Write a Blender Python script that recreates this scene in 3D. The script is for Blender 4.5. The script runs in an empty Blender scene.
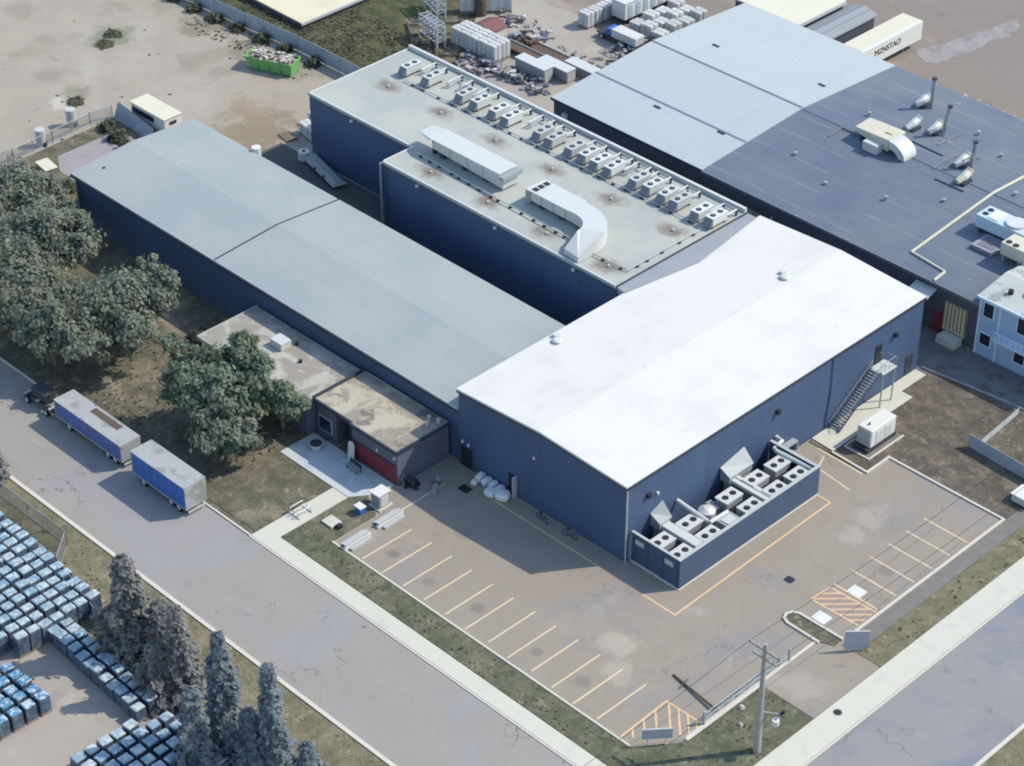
import bpy, bmesh, math, random
from mathutils import Vector, Matrix, noise as mnoise
rnd = random.Random(7)
PI = math.pi
scene = bpy.context.scene
COL = scene.collection
R = math.radians

# ------------------------------------------------------------------ helpers
class MB:
    """collects primitives (world or local coordinates) and links them as one mesh object"""
    def __init__(self):
        self.v = []; self.f = []; self.mi = []; self.m = Matrix.Identity(4); self.cur = 0
    def add(self, vs, fs):
        o = len(self.v)
        self.v += [tuple(self.m @ Vector(p)) for p in vs]
        self.f += [tuple(i + o for i in f) for f in fs]
        self.mi += [self.cur] * len(fs)
        return self
    def box(self, x0, x1, y0, y1, z0, z1, taper=0.0):
        t = taper
        return self.add([(x0, y0, z0), (x1, y0, z0), (x1, y1, z0), (x0, y1, z0),
                         (x0 + t, y0 + t, z1), (x1 - t, y0 + t, z1), (x1 - t, y1 - t, z1), (x0 + t, y1 - t, z1)],
                        [(3, 2, 1, 0), (4, 5, 6, 7), (0, 1, 5, 4), (1, 2, 6, 5), (2, 3, 7, 6), (3, 0, 4, 7)])
    def cbox(self, cx, cy, cz, sx, sy, sz, rz=0.0):
        old = self.m
        self.m = old @ Matrix.Translation((cx, cy, cz)) @ Matrix.Rotation(rz, 4, 'Z')
        self.box(-sx / 2, sx / 2, -sy / 2, sy / 2, -sz / 2, sz / 2); self.m = old
        return self
    def prism(self, poly, z0, z1):
        n = len(poly)
        a = sum(poly[i][0] * poly[(i + 1) % n][1] - poly[(i + 1) % n][0] * poly[i][1] for i in range(n))
        if a < 0: poly = poly[::-1]
        zz0 = z0 if isinstance(z0, (list, tuple)) else [z0] * n
        zz1 = z1 if isinstance(z1, (list, tuple)) else [z1] * n
        if a < 0: zz0, zz1 = list(zz0)[::-1], list(zz1)[::-1]
        vs = [(p[0], p[1], zz0[i]) for i, p in enumerate(poly)] + [(p[0], p[1], zz1[i]) for i, p in enumerate(poly)]
        fs = [tuple(range(n))[::-1], tuple(range(n, 2 * n))] + [(i, (i + 1) % n, n + (i + 1) % n, n + i) for i in range(n)]
        return self.add(vs, fs)
    def cyl(self, c, r, h, n=14, r2=None, cap=True):
        r2 = r if r2 is None else r2
        vs = [(c[0] + r * math.cos(2 * PI * i / n), c[1] + r * math.sin(2 * PI * i / n), c[2]) for i in range(n)] + \
             [(c[0] + r2 * math.cos(2 * PI * i / n), c[1] + r2 * math.sin(2 * PI * i / n), c[2] + h) for i in range(n)]
        fs = [(i, (i + 1) % n, n + (i + 1) % n, n + i) for i in range(n)]
        if cap: fs += [tuple(range(n))[::-1], tuple(range(n, 2 * n))]
        return self.add(vs, fs)
    def tube(self, pts, r, n=8):
        pts = [Vector(p) for p in pts]; rs = r if isinstance(r, (list, tuple)) else [r] * len(pts)
        vs = []; fs = []
        ref = Vector((0, 0, 1))
        for i, p in enumerate(pts):
            d = (pts[min(i + 1, len(pts) - 1)] - pts[max(i - 1, 0)]).normalized()
            u = d.cross(ref)
            if u.length < 0.05: u = d.cross(Vector((1, 0, 0)))
            u.normalize(); w = u.cross(d)
            for k in range(n):
                a = 2 * PI * k / n
                vs.append(tuple(p + (u * math.cos(a) + w * math.sin(a)) * rs[i]))
        for i in range(len(pts) - 1):
            for k in range(n):
                fs.append((i * n + k, i * n + (k + 1) % n, (i + 1) * n + (k + 1) % n, (i + 1) * n + k))
        fs.append(tuple(range(n))); fs.append(tuple(range((len(pts) - 1) * n, len(pts) * n))[::-1])
        return self.add(vs, fs)
    def build(self, name, mat, parent=None, bevel=0.0, smooth=False, local=False):
        """verts are in world coordinates unless local=True (then already in the parent's space)"""
        me = bpy.data.meshes.new(name)
        vs = self.v
        if parent is not None and not local:
            inv = wm(parent).inverted()
            vs = [tuple(inv @ Vector(p)) for p in vs]
        me.from_pydata(vs, [], self.f)
        mats = mat if isinstance(mat, (list, tuple)) else [mat]
        for m in mats: me.materials.append(m)
        me.polygons.foreach_set('material_index', self.mi)
        bm = bmesh.new(); bm.from_mesh(me)
        if bevel:
            bmesh.ops.bevel(bm, geom=[e for e in bm.edges if e.is_manifold and e.calc_face_angle(0) > 0.5], offset=bevel, segments=2, affect='EDGES', profile=0.6)
        bmesh.ops.recalc_face_normals(bm, faces=bm.faces)
        bm.to_mesh(me); bm.free()
        if smooth:
            for p in me.polygons: p.use_smooth = True
        o = bpy.data.objects.new(name, me); COL.objects.link(o)
        if parent is not None: o.parent = parent
        return o

def wm(o):
    m = Matrix.LocRotScale(o.location, o.rotation_euler, o.scale)
    return wm(o.parent) @ m if o.parent else m

def thing(name, label, cat, loc=(0, 0, 0), rz=0.0, group=None):
    o = bpy.data.objects.new(name, None); COL.objects.link(o)
    o.empty_display_size = 0.3
    o.location = loc; o.rotation_euler = (0, 0, rz)
    o['label'] = label; o['category'] = cat
    if group: o['group'] = group
    return o
def tag(o, label, cat, group=None, kind=None):
    o['label'] = label; o['category'] = cat
    if group: o['group'] = group
    if kind: o['kind'] = kind
    return o
def struct(name, mb, mat, bevel=0.0):
    o = mb.build(name, mat, bevel=bevel); o['kind'] = 'structure'
    return o
def copy_tree(o, parent=None):
    c = o.copy(); COL.objects.link(c)
    c.parent = parent
    for ch in KIDS(o): copy_tree(ch, c)
    return c
def KIDS(o): return list(o.children)
def place(proto, used, loc, rz, label, group=None, cat=None):
    """first call moves the prototype itself, later calls copy it with all its parts"""
    o = proto if not used else copy_tree(proto)
    used.append(1)
    o.location = loc; o.rotation_euler = (0, 0, rz); o['label'] = label
    if group: o['group'] = group
    if cat: o['category'] = cat
    return o
ORD = ['zeroth', 'first', 'second', 'third', 'fourth', 'fifth', 'sixth', 'seventh', 'eighth', 'ninth', 'tenth', 'eleventh', 'twelfth',
       'thirteenth', 'fourteenth', 'fifteenth', 'sixteenth', 'seventeenth', 'eighteenth', 'nineteenth', 'twentieth']

# ------------------------------------------------------------------ materials
class G:
    def __init__(self, name):
        self.mat = bpy.data.materials.new(name); self.mat.use_nodes = True
        self.nt = self.mat.node_tree; self.nt.nodes.clear()
        self.out = self.nt.nodes.new('ShaderNodeOutputMaterial')
        self.bsdf = self.nt.nodes.new('ShaderNodeBsdfPrincipled')
        self.nt.links.new(self.bsdf.outputs[0], self.out.inputs[0])
        self.geo = None
    def n(self, t, **kw):
        x = self.nt.nodes.new(t)
        for k, v in kw.items(): setattr(x, k, v)
        return x
    def set(self, sock, v):
        if isinstance(v, bpy.types.NodeSocket): self.nt.links.new(v, sock)
        else:
            if sock.type == 'RGBA' and len(v) == 3: v = (*v, 1)
            if sock.type == 'VECTOR' and len(v) == 4: v = v[:3]
            sock.default_value = v
    def pos(self):
        if self.geo is None: self.geo = self.n('ShaderNodeNewGeometry')
        return self.geo.outputs['Position']
    def obj(self):
        return self.n('ShaderNodeTexCoord').outputs['Object']
    def rand(self):
        return self.n('ShaderNodeObjectInfo').outputs['Random']
    def m(self, op, a, b=0.0, c=0.0):
        x = self.n('ShaderNodeMath', operation=op)
        self.set(x.inputs[0], a); self.set(x.inputs[1], b); self.set(x.inputs[2], c)
        return x.outputs[0]
    def noise(self, scale, detail=5, rough=0.6, vec=None, dist=0.0, stretch=None):
        x = self.n('ShaderNodeTexNoise')
        v = vec if vec is not None else self.pos()
        if stretch:
            mp = self.n('ShaderNodeMapping'); self.set(mp.inputs['Vector'], v); mp.inputs['Scale'].default_value = stretch
            v = mp.outputs[0]
        self.set(x.inputs['Vector'], v)
        x.inputs['Scale'].default_value = scale; x.inputs['Detail'].default_value = detail
        x.inputs['Roughness'].default_value = rough; x.inputs['Distortion'].default_value = dist
        return x.outputs['Fac']
    def rng(self, v, lo, hi, a=0.0, b=1.0, smooth=True):
        x = self.n('ShaderNodeMapRange')
        if smooth: x.interpolation_type = 'SMOOTHSTEP'
        self.set(x.inputs[0], v)
        for i, q in enumerate((lo, hi, a, b)): x.inputs[i + 1].default_value = q
        return x.outputs[0]
    def mix(self, f, a, b, mode='MIX'):
        x = self.n('ShaderNodeMix', data_type='RGBA', blend_type=mode)
        self.set(x.inputs[0], f); self.set(x.inputs[6], a); self.set(x.inputs[7], b)
        return x.outputs[2]
    def scale(self, col, f):
        x = self.n('ShaderNodeVectorMath', operation='SCALE')
        self.set(x.inputs[0], col); self.set(x.inputs['Scale'], f)
        return x.outputs[0]
    def sep(self, v):
        x = self.n('ShaderNodeSeparateXYZ'); self.set(x.inputs[0], v)
        return x.outputs
    def bump(self, h, strength=0.3, dist=0.05):
        x = self.n('ShaderNodeBump'); x.inputs['Strength'].default_value = strength; x.inputs['Distance'].default_value = dist
        self.set(x.inputs['Height'], h); self.nt.links.new(x.outputs[0], self.bsdf.inputs['Normal'])
    def done(self, col, rough=0.8, metal=0.0, spec=0.3):
        if isinstance(col, tuple): col = (*col, 1)
        self.set(self.bsdf.inputs['Base Color'], col); self.set(self.bsdf.inputs['Roughness'], rough)
        self.bsdf.inputs['Metallic'].default_value = metal; self.bsdf.inputs['Specular IOR Level'].default_value = spec
        return self.mat

def rgb(*c): return (*c, 1)
def pm(name, base, amp=0.12, scale=0.6, fine=6.0, rough=0.8, metal=0.0, patches=(), cracks=0.0, bump=0.0, local=False, jitter=0.0, spec=0.3, streak=0.0, blobs=()):
    """mottled procedural paint: two octaves of noise, optional colour patches, hairline cracks, vertical grime streaks"""
    g = G(name); v = g.obj() if local else g.pos()
    f = g.m('ADD', g.m('MULTIPLY', g.m('SUBTRACT', g.noise(scale, 5, 0.6, v), 0.5), 2 * amp), g.m('MULTIPLY', g.m('SUBTRACT', g.noise(fine, 4, 0.7, v), 0.5), 1.4 * amp))
    col = rgb(*base)
    for (pc, ps, lo, hi, st) in patches:
        w = g.rng(g.noise(ps, 6, 0.62, v, 0.4), lo, hi)
        col = g.mix(g.m('MULTIPLY', w, st), col, rgb(*pc))
    for (bx, by, br, bc, bs) in blobs:
        q = g.sep(v); d = g.m('SQRT', g.m('ADD', g.m('POWER', g.m('SUBTRACT', q[0], bx), 2.0), g.m('POWER', g.m('SUBTRACT', q[1], by), 2.0)))
        d = g.m('ADD', d, g.m('MULTIPLY', g.m('SUBTRACT', g.noise(0.35, 6, 0.68, v), 0.5), br * 2.6))
        d = g.m('ADD', d, g.m('MULTIPLY', g.m('SUBTRACT', g.noise(1.6, 5, 0.7, v), 0.5), br * 0.9))
        col = g.mix(g.m('MULTIPLY', g.rng(d, br * 0.35, br, 1.0, 0.0), bs), col, rgb(*bc))
    if streak:
        s = g.rng(g.noise(1.0, 4, 0.6, v, 0, (1.3, 1.3, 0.12)), 0.5, 0.75)
        col = g.mix(g.m('MULTIPLY', s, streak), col, rgb(*[c * 0.55 for c in base]))
    k = g.m('ADD', f, 1.0)
    if jitter: k = g.m('MULTIPLY', k, g.m('ADD', g.m('MULTIPLY', g.m('SUBTRACT', g.rand(), 0.5), 2 * jitter), 1.0))
    col = g.scale(col, k)
    if cracks:
        nz = g.n('ShaderNodeTexNoise'); g.set(nz.inputs['Vector'], v); nz.inputs['Scale'].default_value = 0.5; nz.inputs['Detail'].default_value = 4
        ad = g.n('ShaderNodeMix', data_type='VECTOR'); ad.inputs[0].default_value = 0.35; g.set(ad.inputs[4], v)
        sc = g.scale(nz.outputs['Color'], 12.0); g.set(ad.inputs[5], sc)
        vo = g.n('ShaderNodeTexVoronoi', feature='DISTANCE_TO_EDGE'); g.set(vo.inputs['Vector'], ad.outputs[1]); vo.inputs['Scale'].default_value = 0.16
        ln = g.rng(vo.outputs['Distance'], 0.0, 0.012, 1.0, 0.0)
        ln = g.m('MULTIPLY', ln, g.rng(g.noise(0.11, 2, 0.5, v), 0.5, 0.6))
        col = g.mix(g.m('MULTIPLY', ln, cracks), col, rgb(*[c * 0.4 for c in base]))
    if bump: g.bump(g.noise(fine * 1.5, 4, 0.7, v), bump, 0.05)
    return g.done(col, rough, metal, spec)

M = {}
AS = 0.78
M['dirt'] = pm('dirt', (0.3, 0.262, 0.215), 0.13, 0.16, 2.2, 0.95, bump=0.4, blobs=((-88, 27.5, 7.5, (0.2, 0.16, 0.105), 0.85), (-93, 30, 4.5, (0.24, 0.19, 0.13), 0.7), (-121, 30, 4.0, (0.15, 0.17, 0.12), 0.8), (-111, 15, 2.6, (0.42, 0.39, 0.34), 0.8), (-112, 17.5, 2.6, (0.17, 0.16, 0.115), 0.6), (-115, 41, 4.5, (0.17, 0.15, 0.11), 0.75), (-106, 41, 4, (0.16, 0.15, 0.11), 0.75), (-97, 42, 4.5, (0.2, 0.19, 0.15), 0.7), (-118, 18, 3, (0.22, 0.19, 0.16), 0.6)), patches=(((0.35, 0.32, 0.28), 0.06, 0.5, 0.66, 0.7), ((0.235, 0.205, 0.165), 0.1, 0.54, 0.68, 0.75), ((0.2, 0.175, 0.14), 0.3, 0.6, 0.72, 0.55), ((0.17, 0.17, 0.115), 0.45, 0.66, 0.74, 0.75), ((0.38, 0.35, 0.31), 0.9, 0.66, 0.76, 0.5)))
M['lot'] = pm('lot_asphalt', (0.25, 0.218, 0.178), 0.1, 0.3, 7.0, 0.9, blobs=((-16.6, -15.2, 0.9, (0.13, 0.11, 0.1), .6), (-11.2, -15.6, 0.8, (0.15, 0.13, 0.12), .5), (-5.5, -14.8, 0.9, (0.14, 0.12, 0.11), .55), (2.7, -15.3, 0.8, (0.14, 0.12, 0.11), .5), (8.2, -15.0, 0.9, (0.15, 0.13, 0.12), .5), (7.0, -9.4, 2.6, (0.36, 0.325, 0.27), .6), (9.5, -11.6, 2.0, (0.36, 0.325, 0.27), .5), (11.5, 21.5, 2.2, (0.34, 0.31, 0.265), .5), (12.3, 17.5, 1.8, (0.34, 0.31, 0.265), .5), (17.8, 16.0, 0.9, (0.15, 0.13, 0.12), .5), (-14.5, -8.5, 1.4, (0.18, 0.155, 0.14), .5)), patches=(((0.225, 0.205, 0.2), 0.1, 0.5, 0.62, 0.8), ((0.325, 0.3, 0.275), 0.17, 0.62, 0.74, 0.7), ((0.165, 0.15, 0.14), 0.55, 0.64, 0.74, 0.55), ((0.11, 0.1, 0.1), 1.3, 0.7, 0.74, 0.6), ((0.33, 0.295, 0.25), 0.07, 0.6, 0.7, 0.55)), cracks=0.45, bump=0.15)
M['street'] = pm('street_asphalt', (0.258, 0.238, 0.212), 0.09, 0.25, 7.0, 0.9, patches=(((0.25, 0.24, 0.245), 0.09, 0.48, 0.6, 0.8), ((0.32, 0.305, 0.3), 0.3, 0.6, 0.75, 0.5), ((0.15, 0.14, 0.14), 0.9, 0.68, 0.75, 0.5), ((0.21, 0.2, 0.195), 0.4, 0.6, 0.72, 0.5)), cracks=0.85, bump=0.15)
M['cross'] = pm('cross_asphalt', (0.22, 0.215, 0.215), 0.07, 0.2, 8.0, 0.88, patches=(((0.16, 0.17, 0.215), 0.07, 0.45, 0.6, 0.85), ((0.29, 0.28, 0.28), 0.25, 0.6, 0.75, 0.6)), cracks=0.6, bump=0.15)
M['far_asphalt'] = pm('far_asphalt', (0.2, 0.17, 0.148), 0.1, 0.12, 5.0, 0.9, patches=(((0.3, 0.25, 0.205), 0.045, 0.5, 0.6, 0.85), ((0.135, 0.12, 0.115), 0.2, 0.6, 0.72, 0.7)))
M['yard'] = pm('yard_pavement', (0.31, 0.278, 0.24), 0.1, 0.2, 5.0, 0.92, patches=(((0.24, 0.215, 0.22), 0.08, 0.5, 0.62, 0.85), ((0.38, 0.34, 0.28), 0.16, 0.55, 0.7, 0.7)))
M['concrete'] = pm('pale_concrete', (0.47, 0.455, 0.39), 0.07, 0.5, 6.0, 0.88, patches=(((0.4, 0.39, 0.34), 0.35, 0.55, 0.7, 0.6),))
M['plaza'] = pm('plaza_concrete', (0.42, 0.45, 0.46), 0.08, 0.6, 6.0, 0.85, patches=(((0.33, 0.36, 0.39), 0.5, 0.52, 0.62, 0.6),))
M['kerb'] = pm('kerb_concrete', (0.5, 0.46, 0.4), 0.1, 1.2, 8.0, 0.85)
def grass_mat(name, a, b, c):
    g = G(name)
    w = g.rng(g.noise(0.55, 7, 0.7), 0.38, 0.62); col = g.mix(w, rgb(*a), rgb(*b))
    w2 = g.rng(g.noise(0.17, 5, 0.65, None, 0.5), 0.52, 0.68); col = g.mix(w2, col, rgb(*c))
    w3 = g.rng(g.noise(0.9, 6, 0.75, None, 0.6), 0.54, 0.68); col = g.mix(g.m('MULTIPLY', w3, 0.6), col, rgb(*[q * 1.5 for q in c]))
    w4 = g.rng(g.noise(0.7, 6, 0.75, None, 0.8), 0.55, 0.68); col = g.mix(g.m('MULTIPLY', w4, 0.55), col, rgb(a[0] * .6, a[1] * .68, a[2] * .6))
    col = g.scale(col, g.m('ADD', g.m('MULTIPLY', g.noise(4.0, 6, 0.85), 1.5), 0.28))
    g.bump(g.noise(4.0, 6, 0.8), 0.9, 0.2)
    return g.done(col, 1.0, 0, 0.1)
M['grass_dry'] = grass_mat('dry_grass', (0.145, 0.136, 0.085), (0.2, 0.18, 0.118), (0.245, 0.212, 0.15))
M['grass_strip'] = grass_mat('strip_grass', (0.095, 0.102, 0.066), (0.145, 0.145, 0.098), (0.2, 0.185, 0.132))
M['grass_rough'] = grass_mat('rough_ground', (0.1, 0.098, 0.07), (0.16, 0.142, 0.103), (0.25, 0.208, 0.16))
M['field'] = grass_mat('field_grass', (0.055, 0.065, 0.035), (0.1, 0.1, 0.055), (0.13, 0.112, 0.065))
M['lawn_dark'] = grass_mat('weedy_ground', (0.095, 0.084, 0.068), (0.15, 0.128, 0.1), (0.22, 0.188, 0.145))
M['gravel'] = pm('dark_gravel', (0.165, 0.155, 0.142), 0.3, 1.0, 9.0, 0.98, bump=0.8, patches=(((0.17, 0.165, 0.16), 0.9, 0.5, 0.7, 0.7),))
M['paint'] = pm('line_paint', (0.56, 0.44, 0.29), 0.12, 2.0, 14.0, 0.75, patches=(((0.4, 0.34, 0.3), 2.2, 0.6, 0.72, 0.6),))
M['paint_o'] = pm('orange_paint', (0.56, 0.385, 0.23), 0.12, 2.0, 14.0, 0.75, patches=(((0.36, 0.3, 0.27), 2.2, 0.58, 0.72, 0.6),))
M['paint_w'] = pm('white_paint', (0.56, 0.56, 0.55), 0.06, 2.0, 12.0, 0.7)
M['brown_fill'] = pm('brown_infill', (0.27, 0.205, 0.175), 0.1, 1.0, 9.0, 0.9)
# buildings
def wall_mat(name, base, rib=0.0):
    g = G(name); p = g.pos()
    f = g.m('ADD', g.m('ADD', g.m('MULTIPLY', g.noise(0.16, 5, 0.6), 0.5), g.m('MULTIPLY', g.noise(2.5, 5, 0.7), 0.24)), 0.63)
    jx = g.sep(p); jn = g.m('PINGPONG', g.m('ADD', jx[0], jx[1]), 3.05); f = g.m('MULTIPLY', f, g.rng(jn, 0.0, 0.06, 0.8, 1.0))
    s = g.rng(g.noise(1.0, 4, 0.6, None, 0, (0.9, 0.9, 0.1)), 0.5, 0.78)
    col = g.mix(g.m('MULTIPLY', s, 0.45), rgb(*base), rgb(base[0] * .8, base[1] * .65, base[2] * .55))
    z = g.rng(g.m('ADD', g.sep(p)[2], g.m('MULTIPLY', g.noise(0.8), 1.2)), 0.2, 1.8, 1.0, 0.0)
    col = g.mix(g.m('MULTIPLY', z, 0.25), col, rgb(base[0] * 1.2, base[1] * 0.95, base[2] * 0.7))
    if rib:
        xy = g.sep(p); w = g.m('SINE', g.m('MULTIPLY', g.m('ADD', xy[0], xy[1]), 2 * PI / rib))
        g.bump(w, 0.35, 0.03)
    return g.done(g.scale(col, f), 0.6, 0, 0.35)
M['navy'] = wall_mat('navy_cladding', (0.051, 0.086, 0.156), 0.0)
M['navy_flat'] = wall_mat('navy_render', (0.048, 0.076, 0.135))
M['grey_wall'] = wall_mat('slate_wall', (0.085, 0.09, 0.11))
M['annex_wall'] = wall_mat('annex_wall', (0.1, 0.105, 0.14))
M['maroon'] = pm('maroon_panel', (0.17, 0.028, 0.04), 0.2, 1.0, 6.0, 0.6)
def white_roof():
    g = G('white_membrane'); p = g.sep(g.pos())
    c = g.mix(g.rng(g.noise(0.13, 6, 0.65), 0.45, 0.7), rgb(0.545, 0.532, 0.498), rgb(0.5, 0.49, 0.458))
    sm = g.rng(g.m('PINGPONG', g.m('ADD', p[0], g.m('MULTIPLY', g.noise(0.2, 2), 0.12)), 1.5), 0.0, 0.05, 1.0, 0.0)
    c = g.mix(g.m('MULTIPLY', sm, 0.28), c, rgb(0.42, 0.42, 0.42))
    st = g.rng(g.noise(1.0, 5, 0.65, None, 0, (0.9, 0.16, 0.5)), 0.56, 0.74); c = g.mix(g.m('MULTIPLY', st, 0.3), c, rgb(0.42, 0.41, 0.38))
    sp = g.rng(g.noise(0.55, 5, 0.6), 0.68, 0.76); c = g.mix(g.m('MULTIPLY', sp, 0.45), c, rgb(0.38, 0.37, 0.35))
    return g.done(c, 0.7, 0, 0.25)
M['white_roof'] = white_roof()
def hall_roof():
    g = G('pale_grey_roofing')
    c = g.mix(g.rng(g.noise(0.09, 5, 0.6), 0.35, 0.65), rgb(0.255, 0.288, 0.292), rgb(0.288, 0.308, 0.303))
    s = g.noise(1.0, 3, 0.5, None, 0, (0.08, 0.9, 0.5)); c = g.scale(c, g.rng(s, 0.3, 0.7, 0.985, 1.015))
    sp = g.rng(g.noise(0.5, 3, 0.5), 0.735, 0.76); c = g.mix(g.m('MULTIPLY', sp, 0.35), c, rgb(0.2, 0.23, 0.25))
    c = g.scale(c, g.m('ADD', g.m('MULTIPLY', g.noise(4.0, 4, 0.7), 0.16), 0.92))
    return g.done(c, 0.75, 0, 0.25)
M['hall_roof'] = hall_roof()
def gym_roof():
    g = G('grey_membrane_roof'); p = g.sep(g.pos())
    c = g.mix(g.rng(g.noise(0.12, 5, 0.6), 0.35, 0.65), rgb(0.305, 0.322, 0.305), rgb(0.365, 0.37, 0.335))
    sp = g.rng(g.noise(1.0, 2, 0.4, None, 0, (0.7, 1.6, 1)), 0.7, 0.73); c = g.mix(g.m('MULTIPLY', sp, 0.4), c, rgb(0.45, 0.46, 0.44))
    fx = g.m('SUBTRACT', g.m('FLOORED_MODULO', g.m('ADD', p[0], 73 + 4.55), 9.1), 4.55)
    fy = g.m('SUBTRACT', g.m('FLOORED_MODULO', g.m('ADD', p[1], -35.7 + 5.05), 10.1), 5.05)
    d = g.m('SQRT', g.m('ADD', g.m('POWER', g.m('MULTIPLY', fx, 0.62), 2.0), g.m('POWER', fy, 2.0)))
    d = g.m('ADD', d, g.m('MULTIPLY', g.m('SUBTRACT', g.noise(0.7, 5, 0.65), 0.5), 2.6))
    st = g.rng(d, 0.1, 1.75, 1.0, 0.0)
    c = g.mix(g.m('MULTIPLY', st, 0.85), c, rgb(0.145, 0.115, 0.1))
    c = g.scale(c, g.m('ADD', g.m('MULTIPLY', g.noise(3.0, 5, 0.7), 0.24), 0.88))
    return g.done(c, 0.8, 0, 0.25)
M['gym_roof'] = gym_roof()
def metal_roof(name, base, pitch, amp, seam):
    g = G(name); p = g.sep(g.pos())
    w = g.m('PINGPONG', g.m('ADD', p[0], 200.0), pitch / 2)
    ln = g.rng(w, 0.0, pitch * 0.16, 1.0, 0.0)
    c = g.scale(rgb(*base), g.m('ADD', g.m('MULTIPLY', g.noise(0.1, 5, 0.6), 2 * amp), 1 - amp))
    c = g.mix(g.m('MULTIPLY', ln, seam), c, rgb(*[q * 0.62 for q in base]))
    s = g.rng(g.noise(1.0, 3, 0.6, None, 0, (0.9, 0.07, 0.5)), 0.5, 0.72); c = g.mix(g.m('MULTIPLY', s, 0.3), c, rgb(*[q * 0.85 for q in base]))
    g.bump(g.rng(w, 0.0, pitch * 0.2, 1.0, 0.0), 0.5, 0.06)
    return g.done(c, 0.65, 0.0, 0.3)
M['light_metal'] = metal_roof('light_metal_roofing', (0.36, 0.4, 0.41), 0.45, 0.05, 0.25)
def dark_roof():
    g = G('dark_bitumen_roof'); p = g.sep(g.pos())
    v = g.m('ADD', p[1], g.m('MULTIPLY', g.noise(0.3, 3), 0.5))
    w = g.m('PINGPONG', v, 1.9)
    ln = g.rng(w, 0.0, 0.28, 1.0, 0.0)
    c = g.mix(g.rng(g.noise(0.11, 5, 0.6), 0.35, 0.65), rgb(0.1, 0.125, 0.17), rgb(0.128, 0.15, 0.185))
    c = g.mix(g.m('MULTIPLY', ln, g.rng(g.noise(0.2, 3), 0.4, 0.62, 0.1, 0.6)), c, rgb(0.19, 0.21, 0.235))
    st = g.rng(g.noise(1.0, 4, 0.6, None, 0, (0.06, 0.5, 0.5)), 0.5, 0.7); c = g.mix(g.m('MULTIPLY', st, 0.35), c, rgb(0.085, 0.105, 0.145))
    sp = g.rng(g.noise(0.9, 2, 0.5), 0.75, 0.77); c = g.mix(g.m('MULTIPLY', sp, 0.5), c, rgb(0.4, 0.42, 0.45))
    c = g.scale(c, g.m('ADD', g.m('MULTIPLY', g.noise(4.0, 4, 0.7), 0.3), 0.85))
    return g.done(c, 0.75, 0, 0.3)
M['dark_roof'] = dark_roof()
M['annex_roof'] = pm('tan_roofing', (0.37, 0.335, 0.26), 0.08, 0.5, 5.0, 0.85, patches=(((0.2, 0.17, 0.14), 0.2, 0.47, 0.54, 0.75), ((0.1, 0.085, 0.075), 0.28, 0.56, 0.62, 0.7), ((0.42, 0.39, 0.32), 0.6, 0.58, 0.68, 0.5)))
M['annex_roof_b'] = pm('weathered_roofing', (0.36, 0.345, 0.305), 0.1, 0.5, 5.0, 0.85, patches=(((0.23, 0.205, 0.175), 0.16, 0.47, 0.55, 0.8), ((0.46, 0.44, 0.4), 0.7, 0.58, 0.66, 0.6)))
M['cream_roof'] = pm('cream_roofing', (0.55, 0.5, 0.37), 0.05, 0.2, 3.0, 0.85, patches=(((0.49, 0.43, 0.31), 0.14, 0.5, 0.65, 0.7),))
M['cream_roof_b'] = pm('pale_cream_roofing', (0.55, 0.53, 0.42), 0.05, 0.2, 3.0, 0.85)
M['grey_rib'] = metal_roof('grey_ribbed_roofing', (0.22, 0.235, 0.25), 1.4, 0.1, 0.6)
M['trim_dark'] = pm('dark_trim', (0.035, 0.042, 0.06), 0.15, 2, 8, 0.6)
M['trim_light'] = pm('light_trim', (0.38, 0.39, 0.385), 0.08, 1, 6, 0.6)
M['trim_mid'] = pm('mid_trim', (0.15, 0.165, 0.19), 0.1, 1, 6, 0.7)
M['galv'] = pm('galvanised_steel', (0.34, 0.36, 0.38), 0.1, 1.2, 8, 0.45, 0.35, local=True, jitter=0.1)
M['galv_white'] = pm('white_sheet_metal', (0.49, 0.5, 0.49), 0.06, 0.8, 6, 0.5, 0.1, patches=(((0.38, 0.38, 0.37), 0.9, 0.6, 0.75, 0.4),))
M['grey_unit'] = pm('grey_unit_paint', (0.27, 0.29, 0.3), 0.1, 1.5, 8, 0.55, 0.1, local=True, jitter=0.1)
M['light_unit'] = pm('light_unit_paint', (0.47, 0.48, 0.47), 0.06, 1.5, 8, 0.55, 0.1, local=True, jitter=0.2, patches=(((0.3, 0.29, 0.27), 1.4, 0.55, 0.7, 0.5),))
M['cream_unit'] = pm('cream_unit_paint', (0.5, 0.47, 0.38), 0.08, 1, 6, 0.55)
M['white_unit'] = pm('white_enamel', (0.56, 0.555, 0.515), 0.05, 1, 6, 0.45)
M['black'] = pm('black_metal', (0.018, 0.02, 0.026), 0.2, 3, 9, 0.55)
M['rubber'] = pm('rubber', (0.02, 0.02, 0.022), 0.15, 3, 9, 0.9)
M['glass'] = pm('dark_glass', (0.015, 0.02, 0.035), 0.2, 1, 4, 0.12, spec=0.6)
M['blue_house'] = pm('pale_blue_siding', (0.33, 0.42, 0.56), 0.06, 0.6, 6, 0.75, streak=0.2)
M['blue_trim'] = pm('white_blue_trim', (0.55, 0.63, 0.74), 0.05, 0.8, 6, 0.7)
M['house_roof'] = pm('house_roofing', (0.4, 0.41, 0.39), 0.15, 0.5, 4, 0.85, patches=(((0.2, 0.21, 0.21), 0.4, 0.52, 0.62, 0.7), ((0.52, 0.52, 0.46), 0.9, 0.6, 0.7, 0.6)))
M['slat'] = pm('yellow_timber', (0.5, 0.43, 0.28), 0.15, 2, 9, 0.8)
M['wood'] = pm('weathered_timber', (0.22, 0.18, 0.14), 0.2, 1.5, 8, 0.85)
M['pole_wood'] = pm('pole_timber', (0.3, 0.28, 0.255), 0.2, 1.5, 9, 0.9, streak=0.4)
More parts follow.
